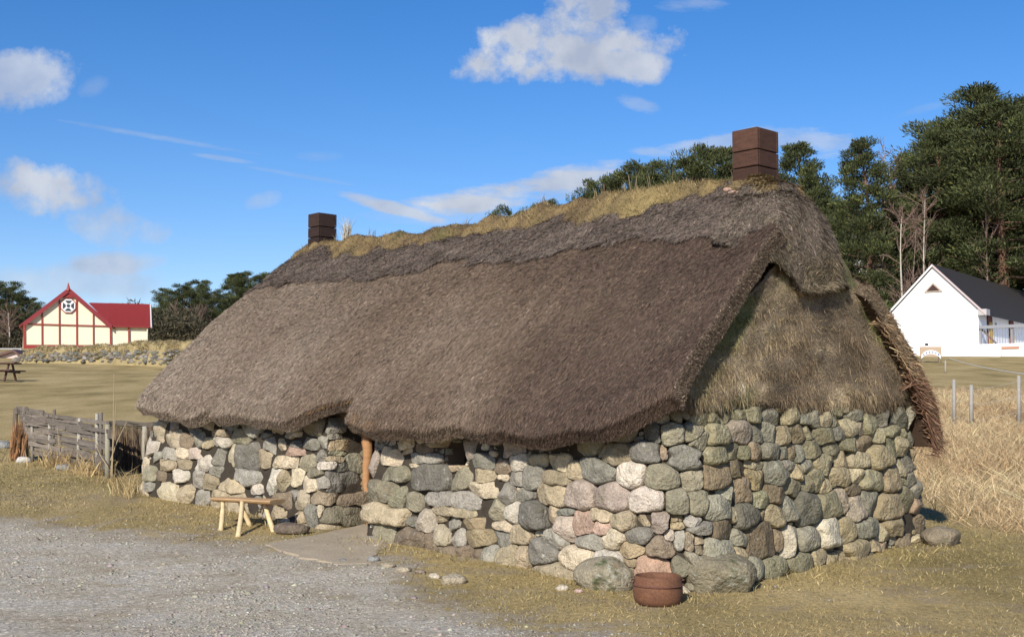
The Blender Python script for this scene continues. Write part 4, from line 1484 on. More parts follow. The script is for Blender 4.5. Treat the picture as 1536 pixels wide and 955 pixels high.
pp = ground_at(987, 905)
pot = empty('iron_pot', (pp[0], pp[1], float(gz(pp[0], pp[1])) - .01), 'rusty brown iron pot with a raised band standing on the grass', 'pot')
b = MB()
v, q = lathe([(0.0, .0), (.14, .0), (.165, .012), (.180, .05), (.187, .095), (.189, .13), (.188, .165), (.186, .186), (.182, .20), (.179, .23), (.175, .262), (.169, .268), (.163, .262), (.166, .2), (.17, .1), (.14, .03), (0, .025)], (0, 0, 0), wob=.012)
b.add(v, q, None, (.14, .062, .032))
b.build('body', M_RUST, pot, smooth=True, local=True)
b = MB()
an = np.linspace(0, 2 * np.pi, 41)
b.tube([(.190 * math.cos(a), .190 * math.sin(a), .186 + .004 * math.sin(a)) for a in an], .0075, 8, (.11, .045, .03), cap=False)
b.build('band', M_RUST, pot, smooth=True, local=True)
for sgn in (-1, 1):
    b = MB()
    b.tube([(sgn * (.178 + .022 * math.sin(t_)), .03 * math.cos(t_), .225) for t_ in np.linspace(0, np.pi, 8)], .006, 6, (.10, .045, .03))
    b.build('handle', M_RUST, pot, smooth=True, local=True)

pot.scale = (1.07, 1.07, .88)

# bench: half-log seat on four splayed pole legs
feet = {'a': (331, 795), 'b': (357, 804), 'c': (376, 787), 'd': (411, 797)}
bp = {k: ground_at(*v) for k, v in feet.items()}
fb = np.mean([bp[k] for k in bp], axis=0)
bench = empty('wooden_bench', (fb[0], fb[1], float(gz(fb[0], fb[1]))), 'rough pale timber bench on four splayed pole legs against the wall', 'bench')
zs_ = fb[2] + .42
PL0 = at(321, 744, 14.45); PL1 = at(420, 752, 13.95)
yl, yr = 14.35, 13.95
PL0 = at(323, 744, yl); PL1 = at(418, 754, yr)
PL1[2] = PL0[2] = (PL0[2] + PL1[2]) / 2
ax = PL1 - PL0; ln_ = np.linalg.norm(ax); ax = ax / ln_
ay = np.array((-ax[1], ax[0], 0))
b = MB()
NS = 16
g_ = []
for k in range(NS):
    t_ = k / (NS - 1)
    c = PL0 + ax * ln_ * t_
    w = .115 + .05 * t_ + .01 * math.sin(t_ * 9) - (.02 if k in (0, NS - 1) else 0)
    hh = .035 + .012 * t_
    ring = []
    for a in np.linspace(0, 2 * np.pi, 14, endpoint=False):
        x_, z_ = w * math.cos(a), hh * math.sin(a)
        if z_ > .012: z_ = .012 + (z_ - .012) * .15
        ring.append(c + ay * (x_ + .02 * math.sin(t_ * 5)) + ez * z_)
    g_.append(ring)
g_ = np.array(g_)
gg = np.concatenate([g_, g_[:, :1]], 1)
b.grid(gg, (.42, .27, .14))
for e in (0, -1):
    cpt = g_[e].mean(0)
    b.add(np.concatenate([g_[e], [cpt]]), None, [[14, k, (k + 1) % 14] for k in range(14)], (.50, .36, .20))
b.build('seat', M_WOOD, bench, smooth=False)
tops = {'a': (.13, -.05), 'b': (.62, -.07), 'c': (.42, .07), 'd': (.80, -.04)}
tops = {'a': (.14, -.02), 'b': (.50, -.08), 'c': (.32, .07), 'd': (.76, .02)}
for k in 'abcd':
    f_ = bp[k].copy(); f_[2] = float(gz(f_[0], f_[1])) - .01
    t_ = PL0 + ax * ln_ * tops[k][0] + ay * tops[k][1] - ez * .005
    md = (f_ + t_) / 2 + ax * (.02 if k in 'ab' else -.015)
    tt_ = np.linspace(0, 1, 9)[:, None]
    pts = f_ * (1 - tt_) ** 2 + 2 * md * tt_ * (1 - tt_) + t_ * tt_ ** 2
    b = MB()
    b.tube(pts, np.linspace(.030, .025, 9), 9, (.60, .47, .27), wob=.05)
    b.build('leg', M_WOOD, bench, smooth=True)

# ------------------------------------------------------------------ grass, gravel, straw
def project_in(P, pad=380):
    x, y = project(P)
    return (x > -pad) & (x < 1536 + pad) & (y < 955 + pad) & (P[:, 1] > 4)


def in_house(P, pad=.12):
    r = P[:, :2] - A
    s = r @ E1; g = r @ E2
    return (s > -pad) & (s < LEN + pad) & (g > -pad) & (g < WID + pad)


def grass_patch(n, xr, yr, ln, wd, colfn, dens, spread=.5, bend=.4, ypow=1.0, name='grass', label=None):
    y = yr[0] + (yr[1] - yr[0]) * rng.random(n) ** ypow
    x = rng.uniform(*xr, n)
    P = np.stack([x, y, 0 * x], -1)
    k = rng.random(n) < dens(x, y)
    P = P[k]
    P[:, 2] = gz(P[:, 0], P[:, 1]) - .003
    P = P[project_in(P) & ~in_house(P, -.02)]
    n = len(P)
    sc_ = np.clip(P[:, 1] / 10, 1, 4)
    d = unit(np.stack([rng.normal(0, spread, n), rng.normal(0, spread, n), np.ones(n)], -1))
    c = colfn(P) * np.exp(rng.normal(0, .25, n))[:, None]
    v, q, t, c = blades(P, d, rng.uniform(*ln, n), rng.uniform(*wd, n) * sc_ ** .7, np.clip(c, .01, .7), bend=rng.normal(0, bend, (n, 3)) * np.array((1, 1, .15)))
    b = MB(); b.add(v, q, t, c)
    o = b.build(name, M_GRASSB)
    return tag(o, label, name.replace('_', ' '), kind='stuff')


def lawn_col(P):
    n = fbm(np.stack([P[:, 0] * .9, P[:, 1] * .5, 0 * P[:, 0]], -1), 71, 4)[:, None]
    n2 = rng.random(len(P))[:, None]
    a = np.array((.335, .26, .13)); b_ = np.array((.24, .20, .085)); c = np.array((.44, .35, .18))
    k = np.clip(.45 + n * 1.1, 0, 1)
    o = a * (1 - k) + b_ * k
    return np.where(n2 > .88, c, o)


grass_patch(390000, (-12.5, 14), (8.2, 26), (.015, .042), (.004, .008), lawn_col,
            lambda x, y: (1 - gravel_mask(x, y)) * (1 - .8 * straw_mask(x, y)) * np.clip(.66 + 1.2 * fbm(np.stack([x * .9, y * .9, 0 * x], -1), 73, 3), .05, 1), ypow=1.3, name='lawn_grass', label='short mossy winter grass around the cottage')


def straw_col(P):
    n = fbm(np.stack([P[:, 0] * .8, P[:, 1] * .8, 0 * P[:, 0]], -1), 75, 3)[:, None]
    a = np.array((.56, .43, .25)); b_ = np.array((.38, .255, .135))
    k = np.clip(.4 + n, 0, 1)
    return a * (1 - k) + b_ * k


grass_patch(230000, (4.2, 27), (11.5, 41), (.12, .34), (.004, .008), straw_col, lambda x, y: straw_mask(x, y) * np.clip(.8 + .6 * fbm(np.stack([x, y, 0 * x], -1), 77, 3), .1, 1), spread=.55, bend=.6, ypow=1.25, name='straw_grass', label='long bleached dry grass on the bank right of the cottage')


def tuft_dens(x, y):
    r = np.stack([x, y], -1) - A
    s = r @ E1; g = r @ E2
    d1 = np.exp(-((g + .28) / .16) ** 2) * (s > -.2) * (s < 4.2)
    d2 = np.exp(-((s + .35) / .2) ** 2) * (g > -.3) * (g < 4.6)
    d3 = np.exp(-((g + .2) / .12) ** 2) * (s > 5.5) * (s < 9.8) * .6
    return np.clip(d1 * .6 + d2 + d3, 0, 1) * np.clip(.5 + 1.2 * fbm(np.stack([x * 2, y * 2, 0 * x], -1), 79, 2), 0, 1)


grass_patch(60000, (-6, 6), (8.6, 19), (.04, .10), (.004, .008), lambda P: lawn_col(P) * 1.15, tuft_dens, name='wall_foot_grass', label='longer grass tufts along the foot of the stone walls')

# fence-side dry grass
fl = [ground_at(*p) for p in ((25, 690), (80, 694), (130, 705), (175, 722), (215, 745))]
fx = np.array([p[0] for p in fl]); fy = np.array([p[1] for p in fl])
grass_patch(60000, (-11.5, -4.5), (16, 30), (.12, .42), (.005, .010), lambda P: straw_col(P) * np.array((.85, .85, .75)),
            lambda x, y: np.exp(-((y - np.interp(x, fx, fy) + .25) / .30) ** 2) * (x < fx[-1] - .1) * np.clip(.45 + 1.3 * vnoise(np.stack([x * 2.3, y * 1.2, 0 * x], -1), 81), 0, 1), spread=.3, bend=.4, name='fence_foot_grass', label='tall straw-coloured grass growing through the wattle fence')


def gravel():
    n = 95000
    y = 8.0 + 7.5 * rng.random(n) ** 1.3
    x = rng.uniform(-8, 5, n)
    k = rng.random(n) < np.clip(gravel_mask(x, y) ** 2.5 * np.clip(.55 + 1.0 * fbm(np.stack([x * .9, y * .9, 0 * x], -1), 83, 3), .05, 1) + .006, 0, 1)
    P = np.stack([x, y, gz(x, y) + .004], -1)[k]
    P = P[project_in(P) & ~in_house(P)]
    n = len(P)
    base = np.array([(1, 0, 0), (-1, 0, 0), (0, 1, 0), (0, -1, 0), (0, 0, 1), (0, 0, -1)], float)
    r = np.exp(rng.normal(math.log(.0075), .45, n))
    r = np.minimum(r, .032)
    V_ = base[None] * (1 + rng.uniform(-.35, .35, (n, 6, 1))) + rng.normal(0, .2, (n, 6, 3))
    V_ = V_ * r[:, None, None] * np.array((1.2, 1, .7)) + P[:, None]
    f = np.array([(0, 2, 4), (2, 1, 4), (1, 3, 4), (3, 0, 4), (2, 0, 5), (1, 2, 5), (3, 1, 5), (0, 3, 5)])
    t = (np.arange(n)[:, None, None] * 6 + f).reshape(-1, 3)
    c = np.array((.29, .265, .215))[None] * np.exp(rng.normal(0, .20, n))[:, None] * (1 + rng.normal(0, .05, (n, 3)))
    o = mesh_obj('gravel', V_.reshape(-1, 3), [t], mat_col('gravel_stone', .9, None, None, None), None, np.repeat(np.clip(c, .03, .45), 6, axis=0), True)
    tag(o, 'loose grey gravel chips scattered over the drive', 'gravel', kind='stuff')


gravel()

# ------------------------------------------------------------------ wattle fence at the far left corner
fence = empty('wattle_fence', (*W(10.2, .3, 0)[:2], .5), 'weathered grey split-rail fence running left from the far cottage corner', 'fence')


def fpt(px, py):
    """point on the fence line seen at px,py"""
    r = ray(px, 700)
    k = r[0] / r[1]
    ys_ = np.interp(np.linspace(fx[0] - .6, fx[-1] + .5, 300), fx, fy)
    xs_ = np.linspace(fx[0] - .6, fx[-1] + .5, 300)
    j = np.argmin(np.abs(xs_ / ys_ - k))
    return at(px, py, ys_[j])


posts = [(22, 612, 690, .055, (.12, .095, .07)), (38, 610, 693, .05, (.16, .14, .12)), (49, 616, 692, .03, (.28, .26, .22)), (75, 622, 697, .035, (.30, .28, .24)), (80, 614, 640, .03, (.13, .11, .09)), (118, 627, 706, .04, (.34, .32, .27)), (147, 620, 680, .035, (.32, .30, .25)),
         (152, 618, 650, .03, (.14, .12, .1)), (162, 636, 715, .05, (.27, .25, .19))]
for px, y0, y1, r, c in posts:
    a, b_ = fpt(px, y1), fpt(px + rng.uniform(-2, 2), y0)
    a[2] = float(gz(a[0], a[1])) - .05
    m = MB(); m.tube([a, (a + b_) / 2 + rng.normal(0, .01, 3), b_], [r, r * .95, r * .85], 7, c, wob=.08)
    m.build('post', M_WOOD, fence, smooth=True)
rails = [(30, 630, 162, 646, .03), (34, 638, 160, 660, .03), (36, 647, 164, 673, .03), (40, 657, 150, 674, .03), (44, 670, 160, 692, .035), (50, 678, 164, 702, .035), (36, 622, 120, 634, .025), (24, 612, 66, 618, .035), (42, 618, 118, 629, .03), (30, 624, 140, 640, .045), (60, 620, 90, 626, .03), (85, 625, 160, 634, .03), (36, 634, 100, 642, .035), (75, 636, 165, 651, .07), (34, 642, 90, 650, .035), (38, 652, 85, 661, .035),
         (90, 656, 160, 668, .035), (45, 664, 100, 676, .04), (95, 678, 160, 688, .05), (100, 672, 135, 680, .03), (24, 616, 40, 622, .05), (98, 690, 120, 697, .04), (135, 684, 162, 696, .05), (50, 629, 75, 633, .03)]
for k, (x0, y0, x1, y1, r) in enumerate(rails):
    n = 7
    t_ = np.linspace(0, 1, n)
    pts = np.array([fpt(x0 + (x1 - x0) * q_, y0 + (y1 - y0) * q_) for q_ in t_])
    pts[:, 1] += .05 * (1 if k % 2 else -1) * np.sin(t_ * 9 + k)
    m = MB()
    c = np.array((.17, .145, .12)) * rng.uniform(.7, 1.15)
    for i_ in range(n - 1):
        p_, q_ = pts[i_], pts[i_ + 1]
        d_ = (q_ - p_) / 2
        u_ = unit(d_)
        sd_ = unit(np.cross(u_, ez))
        m.box((p_ + q_) / 2, d_ * 1.03, sd_ * .018, ez * r * .95, c, jit=.003)
    m.build('rail', M_WOODH, fence)
# brushwood panel between the last post and the cottage
br = empty('brushwood_screen', (*ground_at(205, 722)[:2], .45), 'dark brown screen of upright brushwood closing the gap to the cottage', 'brushwood screen')
m = MB()
n = 1300
px_ = rng.uniform(166, 246, n)
aL, aR = ground_at(165, 705), ground_at(250, 700)
aL = np.array((aL[0], 21.2, 0)); aR = np.array((at(262, 700, 19.6)[0], 19.6, 0))
aL[0] = at(164, 700, 21.2)[0]
k = rng.random(n)
P = aL[None] * (1 - k)[:, None] + aR[None] * k[:, None]
P[:, 1] += rng.normal(0, .05, n)
P[:, 2] = gz(P[:, 0], P[:, 1]) - .02
topz = 1.36 + .03 * np.sin(k * 20)
d = unit(np.stack([rng.normal(0, .07, n), rng.normal(0, .05, n), np.ones(n)], -1))
c = np.array((.13, .095, .065))[None] * np.exp(rng.normal(0, .4, n))[:, None]
c[rng.random(n) > .9] = (.36, .26, .15)
m.add(*blades(P, d, (topz - P[:, 2]) * rng.uniform(.8, 1.03, n), rng.uniform(.012, .025, n), c))
m.build('brushwood', M_STRAND, br)
m = MB()
for zz in (1.30, 1.36, 1.33):
    m.tube([aL * (1 - q_) + aR * q_ + np.array((0, -.05 + .03 * math.sin(q_ * 15 + zz * 40), zz + .015 * math.sin(q_ * 9))) for q_ in np.linspace(0, 1, 12)], .022, 6, (.12, .10, .075))
m.build('top_rail', M_WOOD, br, smooth=True)
m = MB()
pp_ = aL * .42 + aR * .58
m.tube([np.array((pp_[0], pp_[1] - .09, float(gz(pp_[0], pp_[1])) - .05)), np.array((pp_[0], pp_[1] - .09, 1.3))], .05, 7, (.30, .28, .22))
m.build('post', M_WOOD, br, smooth=True)
# bracken bundle at the left end
bu = fpt(25, 690)
m = MB()
n = 700
P = np.stack([bu[0] + .08 + rng.normal(0, .05, n), bu[1] - .12 + rng.normal(0, .08, n), np.zeros(n)], -1)
P[:, 2] = gz(P[:, 0], P[:, 1]) + rng.uniform(0, .35, n)
d = unit(np.stack([rng.normal(0.06, .09, n), rng.normal(0, .1, n), np.ones(n)], -1))
c = np.array((.30, .165, .08))[None] * np.exp(rng.normal(0, .35, n))[:, None]
m.add(*blades(P, d, rng.uniform(.2, .5, n), rng.uniform(.012, .02, n), np.clip(c, 0, .7)))
V0 = np.array((bu[0], bu[1] - .12, float(gz(bu[0], bu[1]))))
o = m.build('bracken_bundle', M_STRAND)
tag(o, 'rust-orange bundle of dead bracken tied at the left end of the fence', 'bracken bundle')
# bare stems standing at the fence end
SAP = ['thin sapling stem leaning right at the end of the fence', 'bare stem leaning over the brushwood screen', 'bare stem leaning left across the fence rails', 'short bare stem in the middle of the fence', 'tallest thin stem at the right end of the fence, rising above the field']
for si, (x0, y0, x1, y1) in enumerate(((166, 712, 174, 600), (166, 690, 190, 632), (162, 700, 140, 655), (90, 695, 86, 640), (168, 715, 171, 560))):
    m = MB()
    a, b_ = fpt(x0, y0), fpt(min(x1, 205), y1)
    b_ = at(x1, y1, a[1] - .1); a = at(x0, y0, a[1] - .1)
    m.tube([a, (a + b_) / 2 + rng.normal(0, .02, 3), b_], [.012, .009, .004], 5, (.34, .27, .17))
    tag(m.build('bare_sapling', M_WOOD), SAP[si], 'sapling', 'bare stems by the fence')

# ------------------------------------------------------------------ far buildings
def put(o, label, cat, group=None):
    return tag(o, label, cat, group)


def world_axes(deg):
    a = math.radians(deg)
    return np.array((math.cos(a), math.sin(a), 0)), np.array((-math.sin(a), math.cos(a), 0))


def quadbox(mb, p0, p1, thick_vec, h0, h1, col, bev=0):
    """wall segment between two plan points"""
    p0 = np.array(p0, float); p1 = np.array(p1, float)
    c = (p0 + p1) / 2
    c = np.array((c[0], c[1], (h0 + h1) / 2)) + np.array(thick_vec) / 2
    mb.box(c, np.array(((p1 - p0)[0], (p1 - p0)[1], 0)) / 2, np.array(thick_vec) / 2, ez * (h1 - h0) / 2, col, bev=bev)


# red and cream barn
BY = 110.0
bl = at(35, 487, BY); brt = at(167, 487, BY)
ux, uy = world_axes(19)
O = np.array((bl[0], bl[1], 0))


def wallpt(px, py, off=-.06):
    r = ray(px, py)
    o_ = np.array((0, 0, CAMZ))
    return o_ + r * ((off - (o_ - O) @ uy) / (r @ uy))


gw = float((wallpt(167, 487, 0) - O) @ ux)
zb = float(gz(bl[0], BY)) - .9; ze = bl[2]; za = wallpt(102, 436, 0)[2]
RED = (.27, .03, .03); CREAM = (.76, .70, .52)
barn = empty('timber_barn', (O + ux * gw / 2 + ez * zb), 'cream timber barn with red roof, red battens and an octagonal gable window', 'barn')
m = MB()
def bq(a, y, z): return O + ux * a + uy * y + ez * z
outl = [bq(0, 0, zb), bq(gw, 0, zb), bq(gw, 0, ze), bq(gw / 2, 0, za - .05), bq(0, 0, ze)]
m.poly(outl, uy * 14, CREAM)
wx1 = float((wallpt(222, 487, 0) - O) @ ux)
zw = wallpt(200, 491, 0)[2]; zwr = wallpt(180, 456.5, 2.6)[2]
m.poly([bq(gw, .1, zb), bq(gw, .1, zw), bq(gw, 2.6, zwr - .05), bq(gw, 5.1, zw), bq(gw, 5.1, zb)], ux * (wx1 - gw), CREAM)
M_BOARD = mat_col('painted_boards', .75, (6, .04), None, None)
m.build('wall', M_BOARD, barn)
m = MB()
for (a0, z0, a1, z1) in ((-.35, ze - .25, gw / 2, za + .12), (gw + .35, ze - .25, gw / 2, za + .12)):
    p0, p1 = bq(a0, -.15, z0), bq(a1, -.15, z1)
    dv_ = (p1 - p0)
    m.poly([p0, p1, p1 + ez * .18, p0 + ez * .18], uy * 15, (.21, .028, .028))
M_REDROOF = mat_col('red_corrugated_roof', .55, (2, .06), None, None)
m.poly([bq(gw + .1, -.3, zw - .02), bq(wx1 + .25, -.3, zw - .02), bq(wx1 + .25, 2.6, zwr), bq(gw - 2.0, 2.6, zwr)], ez * .1, (.21, .028, .028))
m.poly([bq(gw, 2.6, zwr), bq(wx1 + .25, 2.6, zwr), bq(wx1 + .25, 5.5, zw), bq(gw, 5.5, zw)], ez * .1, (.21, .028, .028))
for k in range(34):
    a = gw - .2 + k * (wx1 - gw + .3) / 34
    m.box(bq(a, 1.2, (zw + zwr) / 2 + .12), ux * .03, (bq(0, 2.6, zwr) - bq(0, -.3, zw)) / 2 * .98, ez * .03, (.23, .028, .026))
rf = m.build('roof', M_REDROOF, barn)
m = MB()
for (x0, y0, x1, y1) in ((35, 485, 103, 433), (168, 489, 103, 433)):
    p0 = wallpt(x0, y0, -.3); p1 = wallpt(x1, y1, -.3)
    m.poly([p0 - ez * .35, p1 - ez * .35, p1 + ez * .12, p0 + ez * .12], -uy * .08, (.22, .03, .036))
p0 = at(103, 447, BY - .3); 
m.poly([wallpt(88, 446, -.25), wallpt(116, 446, -.25), wallpt(102, 435, -.25)], uy * .1, (.25, .028, .03))
m.build('bargeboard', M_REDROOF, rf)
m = MB()
p0 = wallpt(102.5, 436, -.3); p1 = wallpt(102.5, 424, -.3)
m.tube([p0, (p0 + p1) / 2, p1], [.22, .12, .03], 6, RED)
m.build('finial', M_REDROOF, rf)
bat = MB()
def wbat(x0, y0, x1, y1, w=.10, off=-.05, mb=None, col=(.27, .05, .04)):
    mb = bat if mb is None else mb
    p0, p1 = wallpt(x0, y0, off), wallpt(x1, y1, off)
    d_ = unit(p1 - p0)
    mb.box((p0 + p1) / 2, (p1 - p0) / 2, unit(np.cross(d_, uy)) * w / 2, uy * .04, col)
for x, y0, y1 in ((36.5, 487, 535), (63, 466, 519), (89, 449, 519), (115, 449, 519), (140, 466, 519), (165.5, 489, 519), (193, 491, 519)):
    wbat(x, y0, x + .3, y1, .13 if x > 36.6 else .22)
wbat(37, 485.5, 165, 489, .11, -.09)
wbat(37, 518, 205, 519, .16, -.10)
bat.build('battens', M_PAINT, barn)
m = MB()
p0, p1 = wallpt(37, 540, -.12), wallpt(168, 519.5, -.12)
m.poly([wallpt(36.5, 545, -.13), wallpt(168, 545, -.13), wallpt(168, 519, -.13), wallpt(36.5, 518.5, -.13)], uy * .1, (.27, .035, .03))
m.build('plinth', M_PAINT, barn)
m = MB()
octc = wallpt(102.5, 458.5, -.12)
ro = 12 / F * BY
def octo(r, off=0): return [octc + uy * off + ux * r * math.cos(math.radians(22.5 + 45 * k)) + ez * r * math.sin(math.radians(22.5 + 45 * k)) for k in range(8)]
m.poly(octo(ro * 1.02), uy * .1, RED)
wn = m.build('window', M_PAINT, barn)
m = MB(); m.poly(octo(ro * .90, -.05), uy * .04, (.75, .75, .74)); m.build('frame', M_PAINT, wn)
m = MB()
for k in range(4):
    a0 = math.radians(45 + 90 * k)
    pts = []
    for (rr_, da) in ((.78, -32), (.78, 32), (.36, 25), (.36, -25)):
        a = math.radians(90 * k + da)
        pts.append(octc - uy * .08 + (ux * math.cos(a) + ez * math.sin(a)) * ro * rr_)
    m.poly(pts, uy * .03, (.04, .05, .06))
m.poly(octo(ro * .22, -.08), uy * .03, (.04, .05, .06))
m.build('pane', M_GLASS, wn)
m = MB()
pgut = wallpt(223, 455, -.2)
m.tube([bq(wx1 + .3, -.35, zw), bq(wx1 + .3, 2.6, zwr + .05)], .09, 5, (.5, .48, .45))
m.tube([bq(wx1 - .05, -.1, zb), bq(wx1 - .05, -.1, zw)], .07, 5, (.6, .57, .5))
m.build('gutter', M_PAINT, barn)

# white house on the right
O2r = at(1467, 462, 80.0)
dside = unit(np.array((7.2, 9.8, 0))); dgab = unit(np.array((-9.8, 7.2, 0)))
gw2 = 5.75
zE = O2r[2]; z0 = float(gz(O2r[0], 82)) - .4; z0v = at(1467, 531, 80)[2]
z0 = min(z0, z0v - .3)
def hq(a, bb, z): return np.array((O2r[0], O2r[1], 0)) + dgab * a + dside * bb + ez * z
zA = zE + gw2 / 2 + .05
house = empty('white_house', hq(gw2 / 2, 5, z0), 'white rendered house with dark slate roof and a triangular gable vent', 'house')
WHT = (.82, .82, .82)
m = MB()
m.poly([hq(0, 0, z0), hq(gw2, 0, z0), hq(gw2, 0, zE), hq(gw2 / 2, 0, zA), hq(0, 0, zE)], dside * 26, WHT)
m.build('wall', M_PAINT, house)
m = MB()
for sg, a0 in ((1, -.55), (-1, gw2 + .3)):
    ap = hq(gw2 / 2, -.15, zA + .04)
    ee = hq(a0, -.15, zE + .04 - (.55 if sg > 0 else .3))
    m.poly([ap, ee, ee + ez * .16, ap + ez * .16], dside * 26.5, (.032, .027, .024))
M_SLATE = mat_col('slate', .7, (3, .15), (25, .2), (20, .3, .02))
rf2 = m.build('roof', M_SLATE, house)
m = MB()
ap = hq(gw2 / 2, -.22, zA + .02); ee = hq(-.55, -.22, zE - .53)
m.poly([ap, ee, ee + ez * .16, ap + ez * .16], dside * .06, (.5, .42, .42))
ee = hq(gw2 + .3, -.22, zE - .28)
m.poly([ap, ee, ee + ez * .16, ap + ez * .16], dside * .06, (.7, .72, .72))
for a0 in (-.30, gw2 + .12):
    m.box(hq(a0, .25, zE - .28), dgab * .28, dside * .42, ez * .2, (.42, .41, .41))
m.build('bargeboard', M_PAINT, rf2)
vc = at(1402, 434, 81.3)
ctr = hq(gw2 / 2, 0, (zE + zA) / 2 + .05)
m = MB()
m.poly([ctr - dgab * .62 - dside * .05 - ez * .28, ctr + dgab * .62 - dside * .05 - ez * .28, ctr - dside * .05 + ez * .36], -dside * .04, (.40, .33, .27))
vt = m.build('vent', M_PAINT, house)
m = MB()
m.poly([ctr - dgab * .42 - dside * .10 - ez * .20, ctr + dgab * .42 - dside * .10 - ez * .20, ctr - dside * .10 + ez * .22], -dside * .02, (.05, .025, .02))
m.build('louvre', M_PAINT, vt)
zD = at(1490, 515, 79)[2]
for k, b0 in enumerate((2.0, 7.6, 13.0)):
    m = MB()
    arch = [hq(-.03, b0 + .55 - .55 * math.cos(a), zD + 1.75 + .5 * math.sin(a)) for a in np.linspace(0, np.pi, 9)]
    m.poly([hq(-.03, b0 + 1.1, zD), hq(-.03, b0, zD)] + arch, -dgab * .06, (.16, .05, .045))
    dd_ = m.build('door', M_PAINT, house)
    m = MB()
    m.poly([hq(-.10, b0 + .95, zD + .02), hq(-.10, b0 + .15, zD + .02), hq(-.10, b0 + .15, zD + 1.6), hq(-.10, b0 + .95, zD + 1.6)], -dgab * .04, (.50, .33, .07))
    m.build('panel', M_PAINT, dd_)
m = MB()
m.box(hq(-.05, 4.1, zD + 1.5), dgab * .06, dside * .07, ez * .14, (.3, .32, .32), bev=.01)
m.build('wall_lamp', M_PAINT, house)
# veranda: low white terrace wall, floor and railing
m = MB()
m.box(hq(-4.0, 12.9, (z0 + zD) / 2), dgab * 3.99, dside * 12.9, ez * (zD - z0) / 2, WHT, bev=.02)
tl = m.build('terrace', M_PAINT, house)
m = MB()
m.box(hq(gw2 / 2 - .6, -.45, z0 + .40), dgab * (gw2 / 2 + .9), dside * .2, ez * .42, WHT, bev=.02)
m.build('terrace_wall', M_PAINT, house)
m = MB()
pz = zD + 1.12
m.box(hq(-4.0, .08, pz), dgab * 3.98, dside * .06, ez * .11, (.24, .25, .27), bev=.01)
for k in range(46):
    m.box(hq(-.12 - k * .17, .08, zD + .55), dgab * .015, dside * .015, ez * .5, (.22, .22, .22))
for k in range(5):
    m.box(hq(-.1 - k * 1.95, .18, zD + .5), dgab * .05, dside * .05, ez * .58, (.25, .25, .27))
m.tube([hq(-.05, .35, pz - .05), hq(-1.0, .35, zD + .05)], .07, 5, (.16, .10, .09))
rl = m.build('railing', M_PAINT, house)
m = MB()
m.box(hq(-1.9, -.03, zD - .28), dgab * .62, dside * .03, ez * .08, (.42, .22, .14), bev=.005)
m.build('sign_plate', M_PAINT, house)

# small board sign with an arched white panel and blue letters
sg0 = at(1396, 537, 70.0)
sgn = empty('notice_sign', (sg0[0], sg0[1], float(gz(sg0[0], sg0[1]))), 'small buff board sign with an arched white letter panel before the white house', 'sign')
m = MB()
p = at(1396, 527.5, 70.0)
m.box(p, (.62, 0, 0), (0, .04, 0), (0, 0, .30), (.42, .32, .23), bev=.01)
m.tube([at(1390, 518.5, 70.05), at(1390, 514.5, 70.05)], .1, 6, (.06, .06, .06))
m.box(p + np.array((-.5, .06, -.4)), (.04, 0, 0), (0, .04, 0), (0, 0, .5), (.2, .15, .1))
m.box(p + np.array((.5, .06, -.4)), (.04, 0, 0), (0, .04, 0), (0, 0, .5), (.2, .15, .1))
m.build('board', M_PAINT, sgn)
m = MB()
an = np.linspace(math.radians(25), math.radians(155), 13)
outer = [p + np.array((.60 * math.cos(a) * 1.02, -.05, -.42 + .52 * math.sin(a))) for a in an]
inner = [p + np.array((.60 * math.cos(a) * 1.02, -.05, -.64 + .52 * math.sin(a))) for a in an]
m.grid(np.stack([outer, inner], 1), (.75, .77, .8))
m.grid(np.stack([inner, outer], 1) + np.array((0, .02, 0)), (.75, .77, .8))
m.build('panel', M_PAINT, sgn)
for k in range(6):
    m = MB()
    a = math.radians(135 - k * 18)
    q_ = p + np.array((.6 * math.cos(a), -.065, -.53 + .52 * math.sin(a)))
    m.box(q_, (.022, 0, 0), (0, .005, 0), (0, 0, .055), (.05, .09, .25))
    if k % 2: m.box(q_ + np.array((.03, 0, .03)), (.02, 0, 0), (0, .005, 0), (0, 0, .015), (.05, .09, .25))
    else: m.box(q_ + np.array((.03, 0, -.03)), (.02, 0, 0), (0, .005, 0), (0, 0, .015), (.05, .09, .25))
    m.build('letter', M_PAINT, sgn)

# pale house seen through the trees
fh = at(1322, 412, 128.0)
hz0 = float(gz(fh[0], 128)) - .3
back_house = empty('pale_house', (fh[0], fh[1], hz0), 'pale house half hidden behind the pines above the white house', 'house')
m = MB()
m.box((fh[0] - .4, fh[1] + 4, (hz0 + at(1322, 375, 128)[2]) / 2), (3.6, 0, 0), (0, 4, 0), (0, 0, (at(1322, 375, 128)[2] - hz0) / 2), (.6, .58, .55), bev=.02)
m.build('wall', M_PAINT, back_house)
m = MB()
zt = at(1322, 375, 128)[2]
m.poly([(fh[0] - 4.2, fh[1] - .3, zt), (fh[0] - 4.2, fh[1] + 8.3, zt), (fh[0] - 4.2, fh[1] + 4, zt + 2.2)], (8, 0, 0), (.14, .135, .14))
m.build('roof', M_SLATE, back_house)
for px in (1298, 1312, 1328, 1345):
    c = at(px, 393, 127.9)
    m = MB(); m.box(c, (.35, 0, 0), (0, .06, 0), (0, 0, .75), (.06, .06, .07), bev=.01)
    m.build('window', M_GLASS, back_house)

